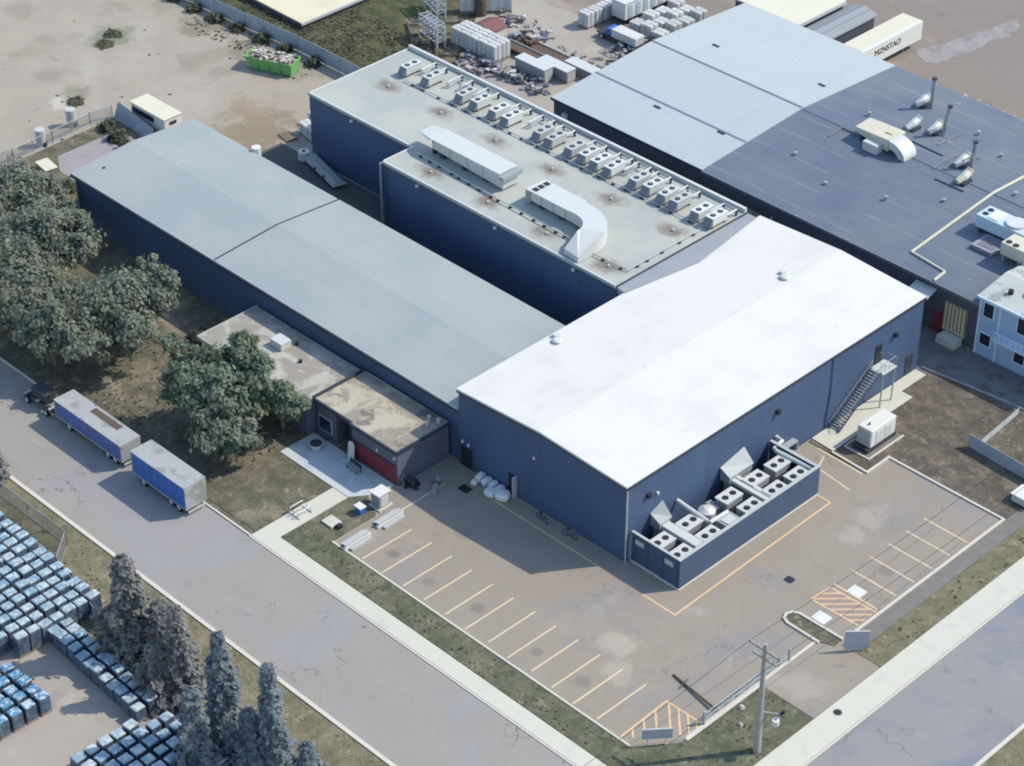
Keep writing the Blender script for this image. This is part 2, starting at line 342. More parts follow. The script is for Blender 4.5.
M['trailer_blue'] = pm('blue_trailer_side', (0.045, 0.12, 0.36), 0.18, 0.7, 6, 0.6, streak=0.5)
M['trailer_violet'] = pm('faded_blue_side', (0.085, 0.12, 0.31), 0.2, 0.7, 6, 0.6, streak=0.5, patches=(((0.2, 0.21, 0.27), 0.5, 0.55, 0.7, 0.5),))
M['trailer_top'] = pm('trailer_roof_grey', (0.31, 0.315, 0.31), 0.14, 0.8, 6, 0.6, patches=(((0.17, 0.165, 0.15), 0.5, 0.5, 0.64, 0.6), ((0.1, 0.1, 0.1), 1.6, 0.6, 0.68, 0.5)))
M['chassis'] = pm('chassis_black', (0.04, 0.042, 0.05), 0.2, 2, 8, 0.7)
M['green_bin'] = pm('green_skip_paint', (0.14, 0.33, 0.11), 0.12, 1.0, 5, 0.5, patches=(((0.08, 0.24, 0.07), 1.2, 0.62, 0.75, 0.6),))
M['debris'] = pm('debris_boards', (0.42, 0.37, 0.33), 0.3, 1.5, 5, 0.9, patches=(((0.1, 0.085, 0.075), 1.6, 0.5, 0.58, 0.8), ((0.7, 0.68, 0.64), 1.9, 0.56, 0.62, 0.8)))
M['cream'] = pm('cream_panel', (0.54, 0.51, 0.4), 0.05, 0.6, 5, 0.6, patches=(((0.55, 0.5, 0.38), 0.8, 0.62, 0.75, 0.4),))
M['tarp'] = pm('white_wrap', (0.46, 0.46, 0.45), 0.12, 1.2, 6, 0.55, local=True, jitter=0.12, patches=(((0.3, 0.3, 0.3), 1.5, 0.55, 0.68, 0.5),))
M['red_roof'] = pm('red_brown_roof', (0.16, 0.075, 0.075), 0.15, 1, 5, 0.8)
M['fabric'] = pm('privacy_mesh', (0.27, 0.31, 0.35), 0.2, 0.8, 6, 0.85, patches=(((0.36, 0.42, 0.47), 0.5, 0.5, 0.7, 0.6),))
M['sign'] = pm('sign_back_grey', (0.3, 0.31, 0.36), 0.08, 1, 6, 0.55)
M['sack'] = pm('white_sack', (0.6, 0.6, 0.6), 0.08, 2, 8, 0.7, local=True, jitter=0.05)
M['rust'] = pm('brown_steel', (0.1, 0.07, 0.055), 0.25, 2, 8, 0.8)
M['rubble'] = pm('rubble', (0.38, 0.34, 0.33), 0.3, 1.2, 5, 0.95, patches=(((0.16, 0.12, 0.11), 0.9, 0.5, 0.6, 0.8),))
def pallet_mat(name, kind):
    g = G(name); v = g.obj(); r = g.rand()
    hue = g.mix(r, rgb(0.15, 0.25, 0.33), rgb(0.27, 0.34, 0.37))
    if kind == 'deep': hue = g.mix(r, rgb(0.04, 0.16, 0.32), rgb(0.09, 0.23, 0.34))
    if kind == 'side': hue = g.mix(r, rgb(0.035, 0.06, 0.11), rgb(0.06, 0.085, 0.12))  # sides much darker: shade of the gaps between rows put into the colour
    sh = g.m('MULTIPLY', r, 37.0)
    cb = g.n('ShaderNodeCombineXYZ'); g.set(cb.inputs[0], sh); g.set(cb.inputs[1], sh)
    ad = g.n('ShaderNodeVectorMath', operation='ADD'); g.set(ad.inputs[0], v); g.set(ad.inputs[1], cb.outputs[0])
    w = g.rng(g.noise(1.6, 4, 0.7, ad.outputs[0], 0.8), 0.47, 0.58)
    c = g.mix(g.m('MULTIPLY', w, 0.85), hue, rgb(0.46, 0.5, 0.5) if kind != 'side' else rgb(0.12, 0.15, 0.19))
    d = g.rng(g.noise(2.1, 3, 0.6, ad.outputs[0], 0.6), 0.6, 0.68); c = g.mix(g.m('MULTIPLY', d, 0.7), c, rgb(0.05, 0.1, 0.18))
    g.bump(g.noise(4.0, 3, 0.6, ad.outputs[0]), 0.5, 0.06)
    return g.done(c, 0.4, 0, 0.4)
M['pallet_top'] = pallet_mat('pale_blue_wrap', 'pale'); M['pallet_deep'] = pallet_mat('deep_blue_wrap', 'deep'); M['pallet_side_shaded'] = pallet_mat('shaded_wrap_sides', 'side')
def leaf_mat(name, a, b, c):
    g = G(name)
    f = g.rng(g.noise(0.42, 4, 0.65), 0.36, 0.64); col = g.mix(f, rgb(*a), rgb(*b))
    col = g.mix(g.rng(g.noise(1.7, 4, 0.7), 0.5, 0.68), col, rgb(*c))
    col = g.mix(g.m('MULTIPLY', g.rng(g.noise(0.3, 3, 0.6, None, 0.5), 0.55, 0.7), 0.5), col, rgb(c[0] * 1.05, c[1] * 0.92, c[2] * 0.72))
    g.done(col, 0.7, 0, 0.25)
    tr = g.n('ShaderNodeBsdfTranslucent'); g.set(tr.inputs[0], col)
    mx = g.n('ShaderNodeMixShader'); mx.inputs[0].default_value = 0.5
    g.nt.links.new(g.bsdf.outputs[0], mx.inputs[1]); g.nt.links.new(tr.outputs[0], mx.inputs[2]); g.nt.links.new(mx.outputs[0], g.out.inputs[0])
    return g.mat
M['leaf'] = leaf_mat('grey_green_leaves', (0.17, 0.205, 0.16), (0.245, 0.27, 0.21), (0.33, 0.345, 0.28))
M['leaf_b'] = leaf_mat('green_leaves', (0.145, 0.198, 0.135), (0.215, 0.262, 0.19), (0.295, 0.325, 0.26))
M['needle'] = leaf_mat('blue_grey_needles', (0.16, 0.205, 0.24), (0.245, 0.285, 0.315), (0.32, 0.345, 0.36))
M['needle_b'] = leaf_mat('grey_violet_needles', (0.2, 0.208, 0.212), (0.28, 0.28, 0.28), (0.36, 0.345, 0.335))
M['bush'] = leaf_mat('bush_leaves', (0.085, 0.098, 0.068), (0.13, 0.138, 0.095), (0.18, 0.18, 0.13))
M['tuft'] = leaf_mat('grass_blades', (0.2, 0.18, 0.115), (0.25, 0.22, 0.14), (0.3, 0.265, 0.18))
M['weed'] = leaf_mat('weed_leaves', (0.16, 0.155, 0.105), (0.21, 0.195, 0.14), (0.27, 0.25, 0.19))
M['bark'] = pm('bark', (0.12, 0.1, 0.085), 0.25, 2, 9, 0.95, local=True)

# ------------------------------------------------------------------ camera, sun, sky
cam = bpy.data.cameras.new('camera'); cam.sensor_width = 36.0; cam.lens = 2324.0 / 1024 * 36.0; cam.clip_end = 3000; cam.clip_start = 1.0
co = bpy.data.objects.new('camera', cam); COL.objects.link(co)
co.location = (111.62, -126.46, 141.7); co.rotation_euler = (R(90 - 35.69), 0, R(45.25)); scene.camera = co
SUN_EL, SUN_AZ = R(45.0), math.atan2(0.57, 0.82)
sl = bpy.data.lights.new('sun', 'SUN'); sl.energy = 3.0; sl.angle = R(0.5); sl.color = (1.0, 0.92, 0.77)
so = bpy.data.objects.new('sun', sl); COL.objects.link(so); so.location = (60, 90, 120)
sd = Vector((math.sin(SUN_AZ) * math.cos(SUN_EL), math.cos(SUN_AZ) * math.cos(SUN_EL), math.sin(SUN_EL)))
so.rotation_euler = (-sd).to_track_quat('-Z', 'Y').to_euler()
w = bpy.data.worlds.new('World'); scene.world = w; w.use_nodes = True
bg = w.node_tree.nodes['Background']; sky = w.node_tree.nodes.new('ShaderNodeTexSky'); sky.sky_type = 'NISHITA'
sky.sun_disc = False; sky.sun_elevation = SUN_EL; sky.sun_rotation = SUN_AZ; sky.air_density = 1.4; sky.dust_density = 0.6; sky.ozone_density = 2.5
w.node_tree.links.new(sky.outputs[0], bg.inputs[0]); bg.inputs[1].default_value = 0.15
scene.view_settings.view_transform = 'Standard'; scene.view_settings.look = 'None'; scene.view_settings.exposure = 0.72; scene.view_settings.gamma = 1.0
scene.cycles.filter_width = 1.9
scene.cycles.max_bounces = 6

# ------------------------------------------------------------------ the ground
def sheet(name, poly, z, mat, z0=None):
    return struct(name, MB().prism(poly, z - 0.3 if z0 is None else z0, z), mat)
def rect(x0, x1, y0, y1): return [(x0, y0), (x1, y0), (x1, y1), (x0, y1)]
struct('ground', MB().add([(-900, -900, 0), (900, -900, 0), (900, 900, 0), (-900, 900, 0)], [(0, 1, 2, 3)]), M['dirt'])
sheet('rough_verge', rect(-125, -28.4, -22.9, -0.2), 0.03, M['grass_rough'])
sheet('street', rect(-200, 28.6, -33.9, -23.1), 0.035, M['street'])
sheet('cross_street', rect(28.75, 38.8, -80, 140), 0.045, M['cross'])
sheet('verge_south', rect(-200, 28.6, -42.2, -34.3), 0.06, M['grass_dry'])
sheet('lower_yard', rect(-120, 28.6, -120, -42.3), 0.04, M['yard'])
sheet('verge_far_side', rect(39.2, 90, -80, 140), 0.06, M['grass_dry'])
sheet('parking_lot', [(-24.2, -0.3), (-24.2, -9.2), (-21.9, -12.3), (-21.9, -18.0), (16.6, -18.0), (19.5, -14.0), (19.5, -4.2), (25.6, -4.2), (25.6, 5.0), (22.0, 5.9), (21.0, 5.9), (21.0, 30.0), (7.36, 30.0), (7.36, 26.4), (-0.3, 26.4), (-0.3, -0.3)], 0.05, M['lot'])
sheet('lawn_strip', [(-26.0, -12.0), (-24.9, -11.0), (-22.1, -12.4), (-22.1, -18.2), (16.7, -18.2), (19.75, -14.1), (19.75, -4.3), (25.55, -4.3), (25.55, -21.1), (-26.0, -21.1)], 0.1, M['grass_strip'])
sheet('lawn_patch', [(-36.6, -22.3), (-28.4, -22.3), (-28.4, -12.7), (-36.6, -12.7)], 0.07, M['grass_rough'])
sheet('sidewalk', [(-28.25, -23.0), (25.7, -23.0), (28.55, -23.0), (28.55, 140), (25.7, 140), (25.7, -21.2), (-26.05, -21.2), (-26.05, -12.6), (-28.25, -12.6)], 0.13, M['concrete'])
sheet('plaza', [(-36.4, -12.5), (-26.1, -12.5), (-24.9, -10.9), (-24.3, -9.3), (-24.3, -8.0), (-36.4, -8.0)], 0.11, M['plaza'])
sheet('gravel_path', [(21.25, 4.9), (22.9, 5.0), (22.9, 60), (21.25, 60)], 0.06, M['gravel'])
sheet('verge_east', [(22.95, 5.1), (25.65, 5.1), (25.65, 140), (22.95, 140)], 0.09, M['grass_dry'])
sheet('weedy_ground', [(-0.2, 26.5), (7.2, 26.5), (7.2, 30.2), (21.2, 30.2), (21.2, 58), (9, 58), (9, 45.8), (-0.2, 45.8)], 0.055, M['lawn_dark'])
sheet('alley', rect(-0.4, 25.6, 45.8, 51.2), 0.065, pm('alley_ground', (0.15, 0.15, 0.15), 0.25, 0.4, 5, 0.92, patches=(((0.09, 0.09, 0.075), 0.35, 0.48, 0.6, 0.85), ((0.26, 0.26, 0.26), 0.5, 0.6, 0.7, 0.7))))
sheet('apron', [(-0.25, 27.1), (2.6, 26.95), (2.6, 40.0), (1.15, 40.0), (1.15, 44.2), (-0.25, 44.2)], 0.14, M['concrete'])
sheet('field', [(-140, 45.6), (-85.2, 45.6), (-83.5, 58), (-97, 75), (-140, 80)], 0.04, M['field'])
sheet('brown_patch', [(-97.8, 61), (-88, 53.0), (-83.5, 57.8), (-92.5, 67.8)], 0.052, M['grass_rough'])
sheet('storage_yard', [(-83.4, 45.2), (-62.3, 45.2), (-62.3, 87), (-40, 87), (-40, 140), (-140, 140), (-97, 75.2), (-83.4, 58)], 0.045, M['yard'])
sheet('far_road', [(-130, 77.2), (-81, 78.2), (-74.8, 75.6), (-63, 75.6), (-63, 87.5), (-72, 140), (-160, 140)], 0.06, M['far_asphalt'])
sheet('far_yard', [(-48.5, 87.2), (60, 84.5), (60, 180), (-72, 180), (-60, 104), (-48.5, 104)], 0.07, M['far_asphalt'])
bank = [(-43.6, 101.5), (-41.6, 100.2), (-40.0, 100.9), (-39.5, 104), (-38.6, 107.5), (-38.9, 111), (-38.0, 114.5), (-38.6, 117.6), (-40.0, 118.6), (-40.9, 115.5), (-41.3, 112), (-42.3, 109), (-42.5, 106), (-43.8, 104)]
bk = []
for i, (a, b) in enumerate(zip(bank, bank[1:] + bank[:1])):
    for q in range(5):
        x = a[0] + (b[0] - a[0]) * q / 5; y = a[1] + (b[1] - a[1]) * q / 5
        bk.append((x + 0.5 * mnoise.noise(Vector((x * .9, y * .9, 3))), y + 0.5 * mnoise.noise(Vector((x * .9, y * .9, 8)))))
sheet('pale_gravel_bank', bk, 0.1, pm('pale_gravel', (0.255, 0.235, 0.23), 0.25, 0.4, 4, 0.95, patches=(((0.2, 0.176, 0.178), 0.3, 0.5, 0.62, 0.9),)), 0.0)
sheet('weedy_corner', [(-103.0, 0.9), (-86.6, 0.7), (-86.6, 16.8), (-95, 17.2), (-103.4, 16.8)], 0.02, M['grass_rough'])
sheet('paved_pad', [(-97.5, 4.6), (-89, 4.2), (-89, 15.5), (-100.5, 15.5), (-100.5, 6.5)], 0.03, pm('old_paving', (0.27, 0.245, 0.25), 0.12, 0.5, 5, 0.92, cracks=0.6))
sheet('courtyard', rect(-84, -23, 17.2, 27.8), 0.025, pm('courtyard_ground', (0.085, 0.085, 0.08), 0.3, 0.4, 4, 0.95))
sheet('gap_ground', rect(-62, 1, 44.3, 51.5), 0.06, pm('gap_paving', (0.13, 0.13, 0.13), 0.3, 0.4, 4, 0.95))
# kerbs
def kerb(pts, wd=0.24, z=0.2, name='kerb', mat='kerb'):
    mb = MB()
    for a, b in zip(pts[:-1], pts[1:]):
        a = Vector(a); b = Vector(b); d = (b - a); L = d.length; d.normalize()
        mb.cbox((a.x + b.x) / 2, (a.y + b.y) / 2, z / 2, L + wd * 0.96, wd, z, math.atan2(d.y, d.x)); z += 0.003
    return struct(name, mb, M[mat])
kerb([(2.75, 26.75), (7.2, 26.6), (7.2, 30.1), (21.1, 30.1), (21.1, 5.9)])
kerb([(-21.9, -18.1), (16.65, -18.1)], 0.2, 0.17, 'kerb', 'kerb')
kerb([(19.62, -14.0), (19.62, -4.3)], 0.26)
kerb([(-200, -34.1), (28.4, -34.1)], 0.4, 0.16)
kerb([(-200, -23.02), (-28.3, -23.02)], 0.2, 0.15)
kerb([(-28.3, -23.12), (28.4, -23.12)], 0.18, 0.1)
kerb([(39.0, -80), (39.0, 140)], 0.35, 0.16)
kerb([(28.68, -23), (28.68, 140)], 0.16, 0.1)
# island by the drive, grey planting bed with a rounded pale kerb
isl = [(15.4, 3.75)]
isl = [(19.6, 3.7), (16.0, 3.75), (15.4, 4.0), (15.15, 4.6), (15.4, 5.2), (16.0, 5.5), (20.9, 5.55)]
sheet('planting_bed', [(19.6, 3.8), (16.0, 3.85), (15.5, 4.05), (15.25, 4.6), (15.5, 5.15), (16.0, 5.4), (20.9, 5.45), (21.0, 4.4)], 0.12, M['grass_rough'])
kerb(isl, 0.24, 0.22)
# painted markings
mk = MB()
def line(mb, a, b, wd=0.17, z=0.062):
    a = Vector(a); b = Vector(b); d = (b - a); L = d.length; d.normalize(); n = Vector((-d.y, d.x)) * wd / 2
    p = [a - n, b - n, b + n, a + n]
    mb.add([(q.x, q.y, z) for q in p], [(0, 1, 2, 3)])
for i, x in enumerate([-18.1, -15.3, -12.5, -9.7, -6.85, -4.1, -1.35, 1.35, 4.1, 6.85, 9.6, 12.4]):
    line(mk, (x, -11.45 + rnd.uniform(-.08, .08)), (x - 0.05, -17.6 + rnd.uniform(-.2, .25)))
line(mk, (-21.0, -4.4), (-20.95, -11.0))
for y in [24.85, 22.1, 19.35, 16.6, 13.85, 11.1]: line(mk, (15.5, y - 0.6 + 0.6), (20.6, y))
line(mk, (2.3, 23.9), (7.7, 23.2)); line(mk, (2.5, 25.7), (3.3, 23.6)); line(mk, (1.2, 26.3), (7.0, 26.1))
struct('stall_markings', mk, M['paint'])
mo = MB()
line(mo, (-16.0, -2.7), (8.0, -2.7), 0.2); line(mo, (8.0, -2.79), (7.6, 20.4), 0.2, 0.066); line(mo, (7.6, 20.35), (6.1, 20.35), 0.2, 0.07)
line(mo, (15.1, -11.65), (19.4, -11.6), 0.17); line(mo, (15.1, -11.6), (15.3, -17.8), 0.2, 0.066)
for k, (a, b) in enumerate([((15.15, -13.2), 2.0), ((15.15, -14.7), 1.4), ((15.2, -16.2), 0.9), ((15.4, -11.75), 2.6), ((16.5, -11.7), 2.3), ((17.6, -11.7), 1.6), ((18.6, -11.7), 0.7)]):
    line(mo, a, (a[0] + b, a[1] - b), 0.2, 0.07)
struct('hatch_markings', mo, M['paint_o'])
mf = MB().prism([(15.4, 7.9), (20.75, 8.1), (20.75, 10.7), (15.6, 10.45)], 0.0, 0.058); struct('hatch_infill', mf, M['brown_fill'])
mh = MB()
for a, b in (((15.4, 7.9), (20.75, 8.1)), ((15.6, 10.45), (20.75, 10.7)), ((15.4, 7.85), (15.6, 10.5))): line(mh, a, b, 0.19, 0.064)
for k in range(6):
    x = 14.4 + k * 1.05; a0 = max(0.0, 15.5 - x); b0 = min(2.45, 20.7 - x)
    line(mh, (x + a0, 8.0 + a0), (x + b0, 8.0 + b0 + 0.08), 0.19, 0.068)
struct('access_bay_markings', mh, M['paint_o'])
ms = MB()
for cy in (11.75, 6.62): ms.prism(rect(16.95, 18.45, cy - 0.65, cy + 0.65), 0.0, 0.06)
struct('painted_squares', ms, M['paint_w'])
for (x, y, r, z, lab) in ((12.2, 8.6, 0.42, 0.056, 'dark square drain cover in the middle of the parking lot'), (26.6, -2.2, 0.33, 0.136, 'round dark manhole cover in the pale sidewalk by the drive')):
    mb = MB()
    if r > 0.4: mb.box(x - r, x + r, y - r, y + r, z - 0.05, z + 0.004)
    else: mb.cyl((x, y, z - 0.05), r, 0.055, 20)
    mc = thing('manhole_cover', lab, 'manhole cover', (x, y, z))
    mb.build('cover', M['black'], mc)
    MB().prism([(x + (r + 0.1) * math.cos(a * PI / 8), y + (r + 0.1) * math.sin(a * PI / 8)) for a in range(16)], z - 0.05, z + 0.001).build('frame', M['gravel'], mc)

# ------------------------------------------------------------------ buildings
def gable_roof(mb, x0, x1, y0, y1, ze, zr, axis, t=0.25):
    """low gable slab, ridge along axis; overlap edges by the given rect"""
    if axis == 'y':
        xm = (x0 + x1) / 2; prof = [(x0, ze), (xm, zr), (x1, ze), (x1, ze - t), (xm, zr - t), (x0, ze - t)]
        vs = [(p[0], y0, p[1]) for p in prof] + [(p[0], y1, p[1]) for p in prof]
    else:
        ym = (y0 + y1) / 2; prof = [(y0, ze), (ym, zr), (y1, ze), (y1, ze - t), (ym, zr - t), (y0, ze - t)]
        vs = [(x0, p[0], p[1]) for p in prof] + [(x1, p[0], p[1]) for p in prof]
    mb.add(vs, [(i, (i + 1) % 6, 6 + (i + 1) % 6, 6 + i) for i in range(6)] + [(0, 1, 4, 5), (1, 2, 3, 4), (6, 7, 10, 11), (7, 8, 9, 10)])
    return mb
def gable_body(mb, x0, x1, y0, y1, ze, zr, axis):
    if axis == 'y':
        xm = (x0 + x1) / 2; prof = [(x0, 0), (x1, 0), (x1, ze), (xm, zr), (x0, ze)]
        vs = [(p[0], y0, p[1]) for p in prof] + [(p[0], y1, p[1]) for p in prof]
    else:
        ym = (y0 + y1) / 2; prof = [(y0, 0), (y1, 0), (y1, ze), (ym, zr), (y0, ze)]
        vs = [(x0, p[0], p[1]) for p in prof] + [(x1, p[0], p[1]) for p in prof]
    mb.add(vs, [(0, 1, 2, 3, 4), (5, 6, 7, 8, 9)] + [(i, (i + 1) % 5, 5 + (i + 1) % 5, 5 + i) for i in range(5)])
    return mb

# --- white-roofed block
wb = thing('white_roofed_building', 'tall navy windowless block with a bright white low gable roof', 'building', (-11.4, 22, 0))
gable_body(MB(), -22.5, -0.35, -0.45, 44.5, 8.85, 9.45, 'y').build('wall', M['navy'], wb)
rf = gable_roof(MB(), -22.66, -0.23, -0.62, 44.62, 9.12, 9.7, 'y', 0.26).build('roof', M['white_roof'], wb)
for o_ in (bpy.data.objects['wall'], rf):          # the front wall is a little out of square
    for v_ in o_.data.vertices:
        if v_.co.x + wb.location.x < -20 and v_.co.y + wb.location.y < 1: v_.co.y -= 0.4
        elif abs(v_.co.x) < 1 and v_.co.y + wb.location.y < 1: v_.co.y -= 0.2
for (x, y) in ((-21.2, 11.6), (-12.2, 36.2)):
    zr = 9.12 + 0.58 * (1 - abs(x + 11.4) / 11.2)
    mb = MB(); mb.cyl((x, y, zr - 0.05), 0.4, 0.3, 12); mb.cyl((x, y, zr + 0.25), 0.55, 0.12, 12, 0.35); mb.box(x - 1.1, x - 0.5, y + 0.3, y + 0.9, zr - 0.05, zr + 0.28)
    mb.build('roof_vent', M['galv_white'], rf)
tr = MB()
tr.box(-0.225, -0.16, -0.6, 44.65, 8.8, 9.05)
tr.add([(-22.62, -0.975, 8.9), (-11.4, -0.775, 9.48), (-0.23, -0.575, 8.9), (-22.62, -0.975, 8.72), (-11.4, -0.775, 9.3), (-0.23, -0.575, 8.72), (-22.62, -1.05, 8.9), (-11.4, -0.84, 9.48), (-0.23, -0.64, 8.9), (-22.62, -1.05, 8.72), (-11.4, -0.84, 9.3), (-0.23, -0.64, 8.72)],
       [(6, 7, 10, 9), (7, 8, 11, 10), (0, 1, 7, 6), (1, 2, 8, 7), (3, 4, 10, 9), (4, 5, 11, 10)])
tr.build('roof_trim', M['trim_dark'], wb)
d1 = MB().box(-22.2, -20.6, -0.93, -0.7, 0.05, 2.5).build('door', M['black'], wb); d1['label'] = 'dark double door near the annex'
MB().box(-22.3, -22.2, -0.96, -0.7, 0.05, 2.6).box(-20.6, -20.5, -0.96, -0.7, 0.05, 2.6).box(-22.3, -20.5, -0.96, -0.7, 2.5, 2.6).build('frame', M['navy_flat'], d1)
d2 = MB().box(-15.6, -14.7, -0.84, -0.6, 0.05, 2.5).build('door', M['black'], wb)
MB().box(-14.7, -14.55, -1.25, -0.7, 0.05, 2.6).build('door_leaf', M['trim_light'], d2)
d3 = MB().box(-0.4, -0.27, 36.75, 37.75, 4.45, 6.55).build('door', M['black'], wb); d3['label'] = 'dark upper door at the head of the outside stair'
MB().box(-0.27, -0.24, 37.55, 37.65, 5.4, 5.6).build('handle', M['galv'], d3)
d4 = MB().box(-0.4, -0.27, 42.4, 43.5, 0.14, 2.5).build('door', M['trim_dark'], wb); d4['label'] = 'dark ground-level door by the far corner'
for (x, y, z, s) in ((-0.22, 2.4, 6.6, 0.5), (-0.22, 21.1, 6.6, 0.45), (-0.22, 39.8, 6.7, 0.45)):
    MB().box(x - 0.1, x + 0.25, y - s / 2, y + s / 2, z - 0.25, z + 0.2).build('wall_vent', M['black'], wb)
for (x, y, z) in ((-0.22, 3.7, 6.0), (-12.2, -0.76, 6.0), (-21.9, -0.98, 2.95), (-21.1, -0.96, 2.85)):
    MB().cyl((x, y, z), 0.14, 0.22, 10).build('wall_lamp', M['white_unit'], wb)
MB().tube([(-0.26, 29.6, 8.8), (-0.26, 29.6, 4.5), (-0.26, 29.2, 1.2), (-0.26, 29.2, 0.1)], 0.06).build('downpipe', M['navy_flat'], wb)
MB().tube([(-0.3, -0.5, 8.6), (-0.3, -0.5, 0.1)], 0.08).build('downpipe', M['trim_light'], wb)
fr = MB()
for (a, b, c, d) in ((22.1, 24.1, 0.5, 0.62), (22.1, 24.1, 1.6, 1.72)): fr.box(-0.35, 0.35, a, b, c, d)
fr.box(-0.35, 0.35, 22.1, 22.22, 0.62, 1.6).box(-0.35, 0.35, 23.98, 24.1, 0.62, 1.6).build('wall_duct_frame', M['galv'], wb)
# stair on the +x wall
stp = MB()
for i in range(22):
    y = 29.8 + i * 0.28; z = 0.2 + i * 0.2; stp.box(0.0, 1.15, y, y + 0.3, z, z + 0.05)
st = stp.build('outside_stair', M['galv'], wb)
mb = MB()
for x in (0.0, 1.15):
    mb.add([(x, 29.6, 0.1), (x, 35.95, 4.35), (x, 35.95, 4.6), (x, 29.6, 0.4), (x + 0.05, 29.6, 0.1), (x + 0.05, 35.95, 4.35), (x + 0.05, 35.95, 4.6), (x + 0.05, 29.6, 0.4)], [(0, 1, 2, 3), (4, 5, 6, 7), (0, 1, 5, 4), (2, 3, 7, 6), (1, 2, 6, 5), (0, 3, 7, 4)])
mb.build('stringer', M['navy_flat'], st)
MB().box(-0.2, 1.5, 35.95, 38.2, 4.32, 4.42).build('landing', M['galv_white'], st)
mb = MB()
for x in (0.02, 1.18):
    mb.tube([(x, 29.7, 1.2), (x, 36.0, 5.45), (x, 38.2, 5.45)] if x > 1 else [(x, 29.7, 1.2), (x, 36.0, 5.45)], 0.035, 6)
    for i in range(12): mb.tube([(x, 29.7 + i * 0.57, 0.25 + i * 0.385), (x, 29.7 + i * 0.57, 1.2 + i * 0.385)], 0.022, 5)
mb.tube([(1.46, 38.2, 5.45), (0, 38.2, 5.45)], 0.035, 6)
for y in (36.4, 37.1, 37.8, 38.2): mb.tube([(1.3, y, 4.4), (1.3, y, 5.45)], 0.025, 5)
mb.build('handrail', M['galv'], st)
mb = MB()
for p in ((1.35, 36.1), (1.35, 38.0)): mb.box(p[0] - 0.06, p[0] + 0.06, p[1] - 0.06, p[1] + 0.06, 0.1, 4.32)
mb.build('post', M['galv'], st)

# --- grey sloped flashing between the gym and the white block belongs to the gym
gy = thing('flat_roofed_building', 'large stepped navy hall with a flat grey membrane roof', 'building', (-51, 34, 0))
L = [(-78.3, 27.97), (-60.2, 27.97), (-60.2, 23.4), (-24.1, 23.4), (-24.1, 44.2), (-78.3, 44.2)]
MB().prism(L, 0, 8.85).build('wall', M['navy'], gy)
Lr = [(-78.45, 27.82), (-60.35, 27.82), (-60.35, 23.25), (-24.0, 23.25), (-24.0, 44.35), (-78.45, 44.35)]
gr = MB().prism(Lr, 8.78, 9.0).build('roof', M['gym_roof'], gy)
mb = MB()
def par(a, b, wd, h, z=8.95):
    a = Vector(a); b = Vector(b); d = b - a
    mb.cbox((a.x + b.x) / 2, (a.y + b.y) / 2, z + h / 2, d.length, wd, h, math.atan2(d.y, d.x))
par((-78.3, 44.15), (-24.3, 44.15), 0.38, 0.55); par((-78.3, 28.0), (-60.2, 28.0), 0.22, 0.16); par((-60.2, 23.43), (-24.3, 23.43), 0.22, 0.16)
par((-78.25, 28.12), (-78.25, 43.95), 0.22, 0.16); par((-60.22, 23.55), (-60.22, 27.9), 0.22, 0.165)
mb.build('parapet', M['galv_white'], gy)
MB().box(-24.1, -23.85, 23.3, 44.3, 8.9, 9.16).build('roof_trim', M['trim_dark'], gy)
fl = MB(); fl.add([(-23.84, 23.2, 9.12), (-23.84, 44.0, 9.12), (-22.55, 43.9, 9.2), (-20.9, 32.8, 9.3), (-22.5, 22.9, 9.2), (-23.84, 23.2, 8.4), (-23.84, 44.0, 8.4), (-22.68, 43.9, 8.4), (-22.68, 32.8, 8.4), (-22.68, 22.9, 8.4)],
       [(0, 1, 3), (1, 2, 3), (0, 3, 4), (5, 6, 7, 8, 9), (0, 4, 9, 5), (1, 2, 7, 6), (2, 3, 8, 7), (3, 4, 9, 8), (0, 1, 6, 5)])
fl.build('flashing', pm('grey_flashing', (0.25, 0.26, 0.28), 0.12, 0.4, 5, 0.7), gy)
MB().tube([(-60.35, 23.1, 8.9), (-60.35, 23.1, 5.0), (-60.2, 23.0, 0.2)], 0.14).build('downpipe', M['galv'], gy)
MB().tube([(-59.6, 23.2, 8.7), (-59.6, 23.2, 0.2)], 0.05).build('conduit', M['navy_flat'], gy)
for x in (-70.6, -54.4, -42.0, -30.2):
    y = 27.85 if x < -60 else 23.28
    MB().box(x - 0.15, x + 0.15, y - 0.2, y + 0.1, 8.2, 8.5).build('wall_lamp', M['white_unit'], gy)
for ix in range(6):
    for y in (35.7, 25.6):
        x = -73 + ix * 9.1
        if y < 26 and (x < -56 or x > -27): continue
        MB().cyl((x + 0.2, y, 8.95), 0.16, 0.28, 10).build('roof_drain', M['trim_light'], gr)
# condensers on the gym roof
ac = thing('condenser_unit', '', 'air conditioner')
b = MB(); b.box(-0.55, 0.55, -1.2, 1.2, 0.35, 1.25).box(-0.62, 0.62, -1.26, 1.26, 1.25, 1.33); b.build('casing', M['light_unit'], ac, 0.03, local=True)
b = MB(); b.add([(-0.56, -1.2, 1.24), (0.56, -1.2, 1.24), (0.56, -1.75, 0.4), (-0.56, -1.75, 0.4), (-0.56, -1.2, 0.4), (0.56, -1.2, 0.4)], [(0, 1, 2, 3), (0, 3, 4), (1, 5, 2), (3, 2, 5, 4)]); b.build('coil_cover', M['trim_mid'], ac, local=True)
for y in (-0.58, 0.58):
    f_ = MB().cyl((0, y, 1.33), 0.31, 0.05, 18).build('fan', M['black'], ac, local=True)
    MB().cyl((0, y, 1.40), 0.1, 0.03, 8).build('fan_hub', M['galv'], f_, local=True)
for y in (-1.0, 1.0): MB().box(-0.5, 0.5, y - 0.08, y + 0.08, 0, 0.35).build('foot', M['grey_unit'], ac, local=True)
used = []
